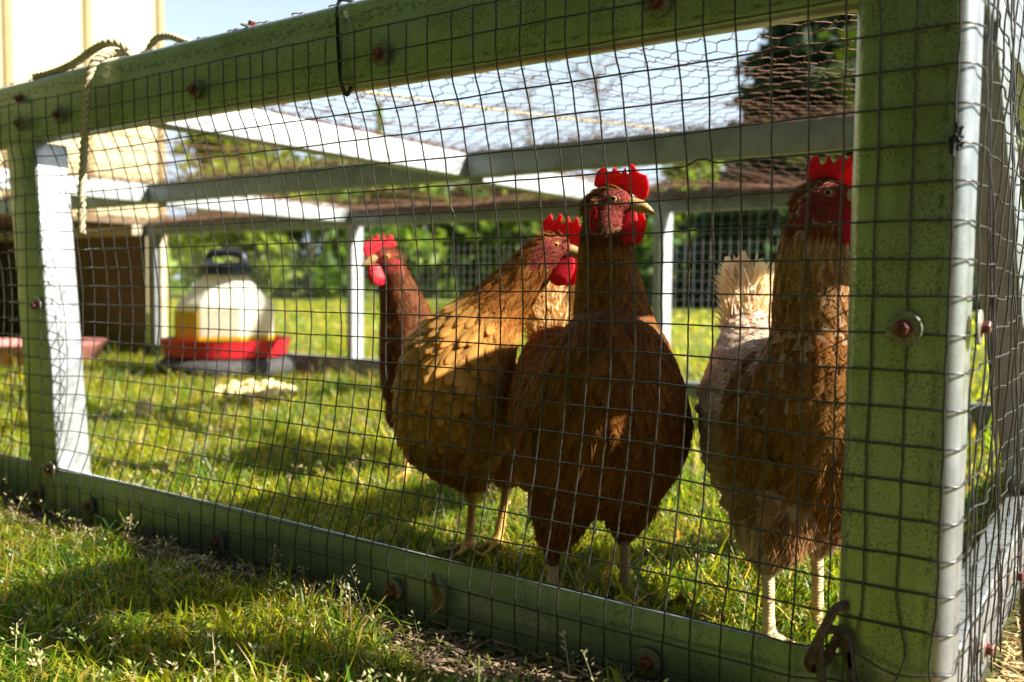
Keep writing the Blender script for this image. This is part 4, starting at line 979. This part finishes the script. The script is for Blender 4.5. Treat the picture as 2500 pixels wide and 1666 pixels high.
    # folded wing: long flight feathers laid back along each flank
    for sgn in (-1, 1):
        for j in range(9):
            i0 = int(len(path) * (0.50 - 0.012 * j)); a_ = math.radians(38 + j * 7.5); sv = Rot[i0][1] * sgn; vv_ = Rot[i0][2]
            if vv_[2] < 0: vv_ = -vv_
            nrm = unit(sv * math.sin(a_) * 1.0 + vv_ * math.cos(a_)); pos = path[i0] + sv * rs[i0] * 1.03 * math.sin(a_) + vv_ * rv[i0] * 1.0 * math.cos(a_)
            d = -T[i0] + np.array([0, 0, -0.12]) ; d = unit(d - (d @ nrm) * nrm)
            cw = np.array([wingc]) * rng.uniform(0.75, 1.25); Vt, Ft, Ct = feather_mesh(np.array([pos + nrm * 0.10]), np.array([nrm]), np.array([d]), np.array([3.1 + 0.16 * j]), np.array([0.72]), cw, cw * 0.6, cw * 1.1, np.array([0.03]), np.array([7.5]), np.array([0.5, 0.8, 0.95, 1.0, 1.0, 0.95, 0.75, 0.25]))
            obj('wing_feather', Vt, Ft, M_feather, t, cols=Ct, smooth=True)
    # tail fan
    if tail:
        tp, td, tn, tc, tw, tl = tail; root = W3(tp); dmain = D3(td); sd_ = unit(np.cross(dmain, [0, 0, 1.0])); up2 = np.cross(sd_, dmain)
        for i in range(tn):
            q = (i / (tn - 1) - 0.5) * 2; lay = (i % 3) * 0.25
            d = unit(dmain + sd_ * q * 0.26 + rng.normal(0, 0.06, 3)); nrm = unit(np.cross(d, sd_ * (1 if abs(q) > .02 else 1)) + sd_ * q * 0.6)
            c1 = np.array([tc[i % len(tc)]]) * rng.uniform(0.85, 1.1); c2 = c1 * np.array([[0.95, 0.86, 0.80]])
            Vt, Ft, Ct = feather_mesh(np.array([root + sd_ * q * 0.5 + up2 * lay]), np.array([nrm]), np.array([d]), np.array([tl * rng.uniform(0.62, 1.08)]), np.array([tw]), c2, c1, c1 * 1.05, np.array([-0.08]), np.array([14.0]), np.array([0.35, 0.6, 0.8, 0.95, 1.0, 0.95, 0.7, 0.25]))
            obj('tail_feather', Vt, Ft, M_soft, t, cols=np.clip(Ct, 0, 1), smooth=True)
        nn_ = 2600; ci = rng.integers(0, len(tc), nn_); qv = rng.uniform(-1, 1, nn_)
        Pm = root + sd_ * qv[:, None] * 0.75 + dmain * rng.uniform(-0.6, tl * 0.75, nn_)[:, None] + up2 * rng.normal(0.1, 0.5, nn_)[:, None]
        Dm = unit_rows(dmain + sd_ * qv[:, None] * 0.5 + rng.normal(0, 0.3, (nn_, 3))); Nm = unit_rows(rng.normal(0, 1, (nn_, 3)) + up2); Nm = unit_rows(Nm - (Nm * Dm).sum(1)[:, None] * Dm)
        c = np.clip(np.array(tc)[ci] * rng.uniform(0.92, 1.08, (nn_, 1)), 0, 1)
        Vq, Fq, Cq = feather_mesh(Pm, Nm, Dm, rng.uniform(0.4, 1.1, nn_), rng.uniform(0.02, 0.12, nn_), c, c, c, rng.uniform(0.0, 0.3, nn_), np.full(nn_, 5.0), PB)
        obj('tail_fluff', Vq, Fq, M_soft, t, cols=Cq, kind='stuff', smooth=True)
    # ---- head furniture
    out = [(1.42, 0.30), (1.50, 0.62), (1.38, 0.95), (1.22, 1.16), (1.05, 1.14), (0.98, 1.18), (0.90, 1.36), (0.78, 1.40), (0.70, 1.20), (0.62, 1.18), (0.55, 1.38), (0.44, 1.45), (0.36, 1.20), (0.26, 1.18), (0.16, 1.36), (0.05, 1.38), (0.0, 1.14), (-0.10, 1.12), (-0.24, 1.36), (-0.42, 1.34), (-0.56, 1.08), (-0.62, 0.84), (-0.52, 0.64), (-0.1, 0.52), (0.4, 0.50), (0.9, 0.36), (1.15, 0.22)]
    out = np.array(out); out = out * [1.08, 1.0] + [0, 0]; out[:, 1] = 0.5 + (out[:, 1] - 0.5) * rng.uniform(0.95, 1.25, len(out)); out = out + rng.normal(0, 0.035, out.shape); tcx = np.concatenate([out, out[:1]])
    Po = catmull(tcx, 3)[:-1]; n_ = len(Po); g = Geo(); Vv = []
    for yy in (-0.085, 0.085): Vv += [H(x, yy + comb_lean * (z - 0.5), z) for x, z in Po]
    Fc = [(i, (i + 1) % n_, (i + 1) % n_ + n_, i + n_) for i in range(n_)] + [tuple(range(n_ - 1, -1, -1)), tuple(range(n_, 2 * n_))]
    Vc, Fc2, _ = remeshed(np.array(Vv), Fc, 0.045, 5); obj('comb', Vc, Fc2, M_comb, t, smooth=True)
    for s in (-1, 1):
        g = Geo(); dz = rng.uniform(-0.08, 0.08) - (0.12 if s > 0 else 0)
        for q in np.linspace(0, 1, 7):
            g.ball(H(0.90 - 0.14 * q + 0.10 * s, s * (0.22 + 0.22 * q), -0.42 - (0.95 + dz) * q), (0.24 + 0.36 * math.sin(math.pi * (0.2 + 0.52 * q)), 0.09, 0.20 + 0.16 * q), HR, 14, 10)
        V, F = g.out(); V, F, _ = remeshed(V, F, 0.05, 6); obj('wattle', V, F, M_comb, t, smooth=True)
        g = Geo()
        for q in np.linspace(0, 1, 6): g.ball(H(-0.40 + 0.02 * q, s * (0.70 + 0.08 * q), -0.30 - 0.80 * q), (0.16 + 0.10 * math.sin(math.pi * q), 0.11, 0.2), HR, 12, 8)
        V, F = g.out(); V, F, _ = remeshed(V, F, 0.05, 5); obj('earlobe', V, F, M_comb, t, smooth=True)
        # eye: ball with coloured rings, lids round it
        ec = H(0.28, s * 0.555, 0.14); en = unit(hL * s + hF * 0.30); e1 = unit(np.cross(en, hU)); e2 = np.cross(en, e1); g = Geo(); Vv = [ec + en * 0.13]; Fv = []; mi = []
        kk = 20; rings = [(0.07, 0.125), (0.082, 0.122), (0.160, 0.088), (0.185, 0.05), (0.215, -0.05)]
        for r_, h_ in rings: Vv += [ec + en * h_ + r_ * (math.cos(2 * math.pi * i / kk) * e1 + math.sin(2 * math.pi * i / kk) * e2) for i in range(kk)]
        for i in range(kk): Fv.append((0, 1 + i, 1 + (i + 1) % kk)); mi.append(0)
        for j in range(4):
            for i in range(kk): Fv.append((1 + j * kk + i, 1 + (j + 1) * kk + i, 1 + (j + 1) * kk + (i + 1) % kk, 1 + j * kk + (i + 1) % kk)); mi.append((0, 1, 0, 0)[j])
        obj('eye', np.array(Vv), Fv, [M_pupil, iris], t, smooth=True, matidx=mi)
        th = np.linspace(0, 2 * np.pi, 25); P = np.array([ec + en * 0.045 + 0.203 * math.cos(a) * e1 * 1.08 + 0.180 * math.sin(a) * e2 for a in th]); V, F = tube(P, 0.05, 7, False); obj('eyelid', V, F, M_lid, t, smooth=True)
        # ear tuft
        nt_ = 26; Pm = H(-0.36, s * 0.66, 0.02) + rng.normal(0, 0.09, (nt_, 1)) * hU + rng.normal(0, 0.10, (nt_, 1)) * hF
        Dm = unit_rows(-hF * 1.0 + hL * s * 0.35 - hU * 0.3 + rng.normal(0, 0.2, (nt_, 3))); Nm = np.tile(hL * s, (nt_, 1)); Nm = unit_rows(Nm - (Nm * Dm).sum(1)[:, None] * Dm)
        c = np.tile(np.array([0.15, 0.075, 0.032]), (nt_, 1)) * rng.uniform(0.6, 1.5, (nt_, 1))
        V, F, C = feather_mesh(Pm, Nm, Dm, rng.uniform(0.14, 0.26, nt_), np.full(nt_, 0.06), c, c, c, np.full(nt_, 0.15), np.full(nt_, 3.0), PH); obj('ear_tuft', V, F, M_soft, t, cols=C)
    fi = np.where(face & (rel[:, 0] < 0.75) & (rel[:, 2] > -0.9))[0]; kf = rng.choice(fi, 380); Pm = V_[tri[kf, 0]] + rng.normal(0, 0.02, (380, 3)); Nm = N_[tri[kf, 0]]
    Dm = -hF[None] - 0.4 * hU[None] + rng.normal(0, 0.3, (380, 3)); Dm = unit_rows(Dm - (Dm * Nm).sum(1)[:, None] * Nm); c = np.array([[0.17, 0.06, 0.025]]) * rng.uniform(0.4, 1.6, (380, 1))
    V, F, C = feather_mesh(Pm, Nm, Dm, rng.uniform(0.07, 0.20, 380), np.full(380, 0.028), c, c, c, np.full(380, 0.25), np.full(380, 2.0), PH); obj('face_bristles', V, F, M_soft, t, cols=C, kind='stuff')
    for up_b in (1, 0):
        g = Geo(); kk = 9
        for q in np.linspace(0, 1, kk):
            if up_b: c = H(0.88 + 0.92 * q, 0, 0.02 - 0.10 * q - 0.30 * q ** 3); rr_ = (0.16, 0.31 * (1 - q) ** 0.7 + 0.04, 0.27 * (1 - q ** 1.8) + 0.045)
            else: c = H(0.84 + 0.66 * q, 0, -0.26 - 0.08 * q); rr_ = (0.15, 0.24 * (1 - q) ** 0.8 + 0.03, 0.13 * (1 - q) + 0.03)
            g.ball(c, rr_, HR, 14, 8)
        V, F = g.out(); V, F, _ = remeshed(V, F, 0.04, 4); obj('upper_beak' if up_b else 'lower_beak', V, F, M_beak if up_b else M_beakt, t, smooth=True)
    return t
def unit_rows(a): return a / (np.linalg.norm(a, axis=1)[:, None] + 1e-9)
def pal_maker(dark, mid, light, neck_light, neck_amt, body_amt, breast=None, saddle=None, sad_u=0.32, scallop=False):
    dark, mid, light, neck_light = map(np.array, (dark, mid, light, neck_light))
    def pal(P, u, neck, side, back, wing, thigh, rg, hd):
        n = len(P); r = rg.uniform(0, 1, (n, 1)); k = neck[:, None]
        a = (neck_amt * k + body_amt * (1 - k)) * rg.uniform(0.3, 1.3, (n, 1)); a = np.clip(a, 0, 1) ** 0.8
        lt = light * (1 - k) + neck_light * k
        base = mid * (0.7 + 0.6 * r); tip = base * (1 - a) + lt * a * (0.8 + 0.4 * r); edge = dark * (1 - 0.3 * a) + lt * 0.3 * a
        edge = edge * (0.75 + 0.5 * r)
        if scallop:
            kk = np.clip(1.25 - k, 0, 1) * np.clip((back[:, None] + 0.9) * 1.5, 0.25, 1)
            base = base * (1 - kk) + np.array(breast) * kk * (0.75 + 0.5 * r); dk_ = edge.copy(); ru = np.array([0.30, 0.095, 0.010]) * (0.75 + 0.5 * r); tip = tip * (1 - kk) + (base * 0.35 + ru * 0.65) * kk; edge = edge * (1 - kk) + (base * 0.12 + ru * 0.88) * kk
        if saddle is not None:
            s = np.clip((sad_u - u[:, None]) / 0.06, 0, 1); 
            for arr in (base, tip, edge): arr *= (1 - s)
            sc_ = np.array(saddle) * (0.75 + 0.5 * r); base += sc_ * s * 0.9; tip += sc_ * s; edge += sc_ * s * (0.65 + 0.35 * r)
        wg = (wing & (k[:, 0] < 0.3))[:, None] * 0.55
        base = base * (1 - wg) + lt * 0.62 * wg * (0.7 + 0.6 * r); tip = tip * (1 - wg) + lt * 0.8 * wg
        dk = (hd < 1.7)[:, None]; base = np.where(dk, mid * 0.75 + dark * 0.25, base); tip = np.where(dk, mid * (0.7 + 0.5 * r), tip); edge = np.where(dk, dark, edge)
        return np.clip(base, 0, 1), np.clip(edge, 0, 1), np.clip(tip, 0, 1)
    return pal
LEG_Y = make_leg('leg_yellow', (0.62, 0.36, 0.08)); LEG_P = make_leg('leg_pinkish', (0.42, 0.28, 0.19)); LEG_C = make_leg('leg_cream', (0.66, 0.46, 0.26))
CREAM = [(0.80, 0.68, 0.58), (0.74, 0.58, 0.47), (0.84, 0.76, 0.67)]
hen('tall dark rust hen in the middle with head turned right and red comb upright', (-13.3, 6.6),
    [(-2.4, 6.9, 10.2, .9, .8), (-1.9, 4.6, 9.0, 2.2, 1.9), (-1.3, 2.4, 7.6, 3.2, 3.2), (-.75, .8, 6.9, 3.6, 3.75), (-.5, -.2, 7.6, 3.45, 3.55), (-.35, -.4, 9.4, 2.65, 2.7), (-.2, 0, 11.0, 1.75, 1.8), (-.35, .2, 12.4, 1.42, 1.45), (-.5, .2, 13.8, 1.15, 1.2), (-.6, 0, 15.1, .95, 1.0), (-.55, -.1, 15.9, .75, .8)],
    (0.45, -0.9), (-.45, -.15, 16.15), (.93, -.36, -.04),
    [((-2.0, .2, 4.9), (-2.5, -.2, 2.1), (-2.6, -.8, .30), 1.7, 1.45), ((.5, .2, 4.9), (.45, .4, 2.7), (.45, -.1, .28), 1.6, 2.3)],
    pal_maker((0.075, 0.022, 0.006), (0.20, 0.064, 0.013), (0.52, 0.22, 0.045), (0.64, 0.32, 0.06), 0.85, 0.55),
    ((-2.5, 7.2, 10.4), (-.15, .55, .8), 9, [(0.62, 0.43, 0.20), (0.70, 0.52, 0.28), (0.45, 0.27, 0.11)], 1.5, 4.2), M_iris2, LEG_P, 1.0, (0.35, -0.9))
hen('scaly tan breasted hen leaning its neck to the right behind the middle hen', (-21.2, 8.8),
    [(-.4, 6.5, 8.6, .9, .9), (-.7, 4.4, 8.0, 2.0, 1.9), (-1.2, 2.2, 7.3, 2.8, 3.0), (-1.6, .5, 6.8, 3.0, 3.5), (-1.65, -.2, 7.7, 2.95, 3.2), (-1.5, -.5, 9.2, 2.6, 2.5), (-.65, -.6, 10.6, 1.95, 1.95), (.3, -.8, 11.9, 1.38, 1.4), (1.3, -.9, 13.1, 1.08, 1.1), (2.1, -1.0, 14.0, .92, .95), (2.6, -1.1, 14.5, .8, .8)],
    (-0.25, -0.95), (2.72, -1.05, 14.6), (.95, -.28, -.16),
    [((-1.2, .3, 4.6), (-.95, .5, 2.7), (-1.1, -.2, .28), 1.5, 2.35), ((.6, .8, 4.8), (.75, .9, 3.2), (.25, .1, .30), 1.4, 2.9)],
    pal_maker((0.12, 0.038, 0.009), (0.30, 0.10, 0.015), (0.66, 0.40, 0.13), (0.46, 0.19, 0.045), 0.45, 0.8, (0.70, 0.37, 0.095), None, 0.32, True),
    None, M_iris, LEG_Y, 1.0, (-0.3, -0.9), -0.1, 1.17, M_under3, (0.42, 0.20, 0.06))
hen('hen with cream speckled neck and pale upright tail half behind the corner post', (-6.3, 7.2),
    [(.2, 6.9, 10.8, 1.2, 1.2), (0, 4.8, 9.2, 2.1, 2.0), (-.1, 2.6, 8.0, 2.8, 2.8), (.3, .9, 7.1, 3.2, 3.5), (.7, 0, 7.5, 3.05, 3.3), (.95, -.3, 9.2, 2.5, 2.5), (.9, -.2, 11, 1.8, 1.8), (.7, -.1, 12.6, 1.5, 1.5), (.6, -.2, 14, 1.3, 1.3), (.62, -.35, 15.2, 1.0, 1.05), (.7, -.4, 15.9, .8, .8)],
    (0.7, -0.7), (.76, -.45, 16.05), (.84, -.52, -.02),
    [((-.6, -.6, 5.0), (-1.1, -1.2, 2.9), (-1.15, -1.7, .30), 1.7, 2.55), ((1.2, .2, 5.0), (1.2, .4, 3.1), (1.15, -.1, .28), 1.5, 2.75)],
    pal_maker((0.085, 0.024, 0.005), (0.26, 0.082, 0.011), (0.56, 0.28, 0.075), (0.80, 0.58, 0.28), 1.0, 0.62, None, (0.80, 0.64, 0.52), 0.37),
    ((.0, 7.1, 10.9), (.06, .28, .95), 16, CREAM, 0.85, 3.2), M_iris2, LEG_C, 1.0, (0.4, -0.9), 0.0, 1.0, M_under2, (0.30, 0.14, 0.045))
hen('smaller dark rust hen at the back facing left behind the scaly hen', (-36.0, 17.5),
    [(4.3, 6, 10, 1, 1), (3.8, 4, 9, 2.1, 2.0), (3.0, 2.2, 7.6, 2.9, 3.0), (2.4, .6, 6.9, 2.95, 3.3), (1.9, -.3, 8.0, 2.4, 2.7), (1.35, -.7, 10, 1.85, 1.95), (.95, -1.0, 11.6, 1.4, 1.45), (.55, -1.2, 13, 1.05, 1.1), (.25, -1.4, 14.0, .85, .9), (.15, -1.5, 14.4, .75, .8)],
    (-0.5, -0.85), (.08, -1.56, 14.5), (-.80, -.60, -.10),
    [((1.2, .4, 4.8), (1.2, .6, 2.8), (1.1, 0, .28), 1.5, 2.4), ((3.2, .9, 4.8), (3.2, 1.1, 2.8), (3.1, .5, .28), 1.4, 2.4)],
    pal_maker((0.08, 0.022, 0.007), (0.16, 0.045, 0.012), (0.30, 0.13, 0.045), (0.30, 0.12, 0.04), 0.25, 0.25),
    None, M_iris, LEG_Y, 0.7)
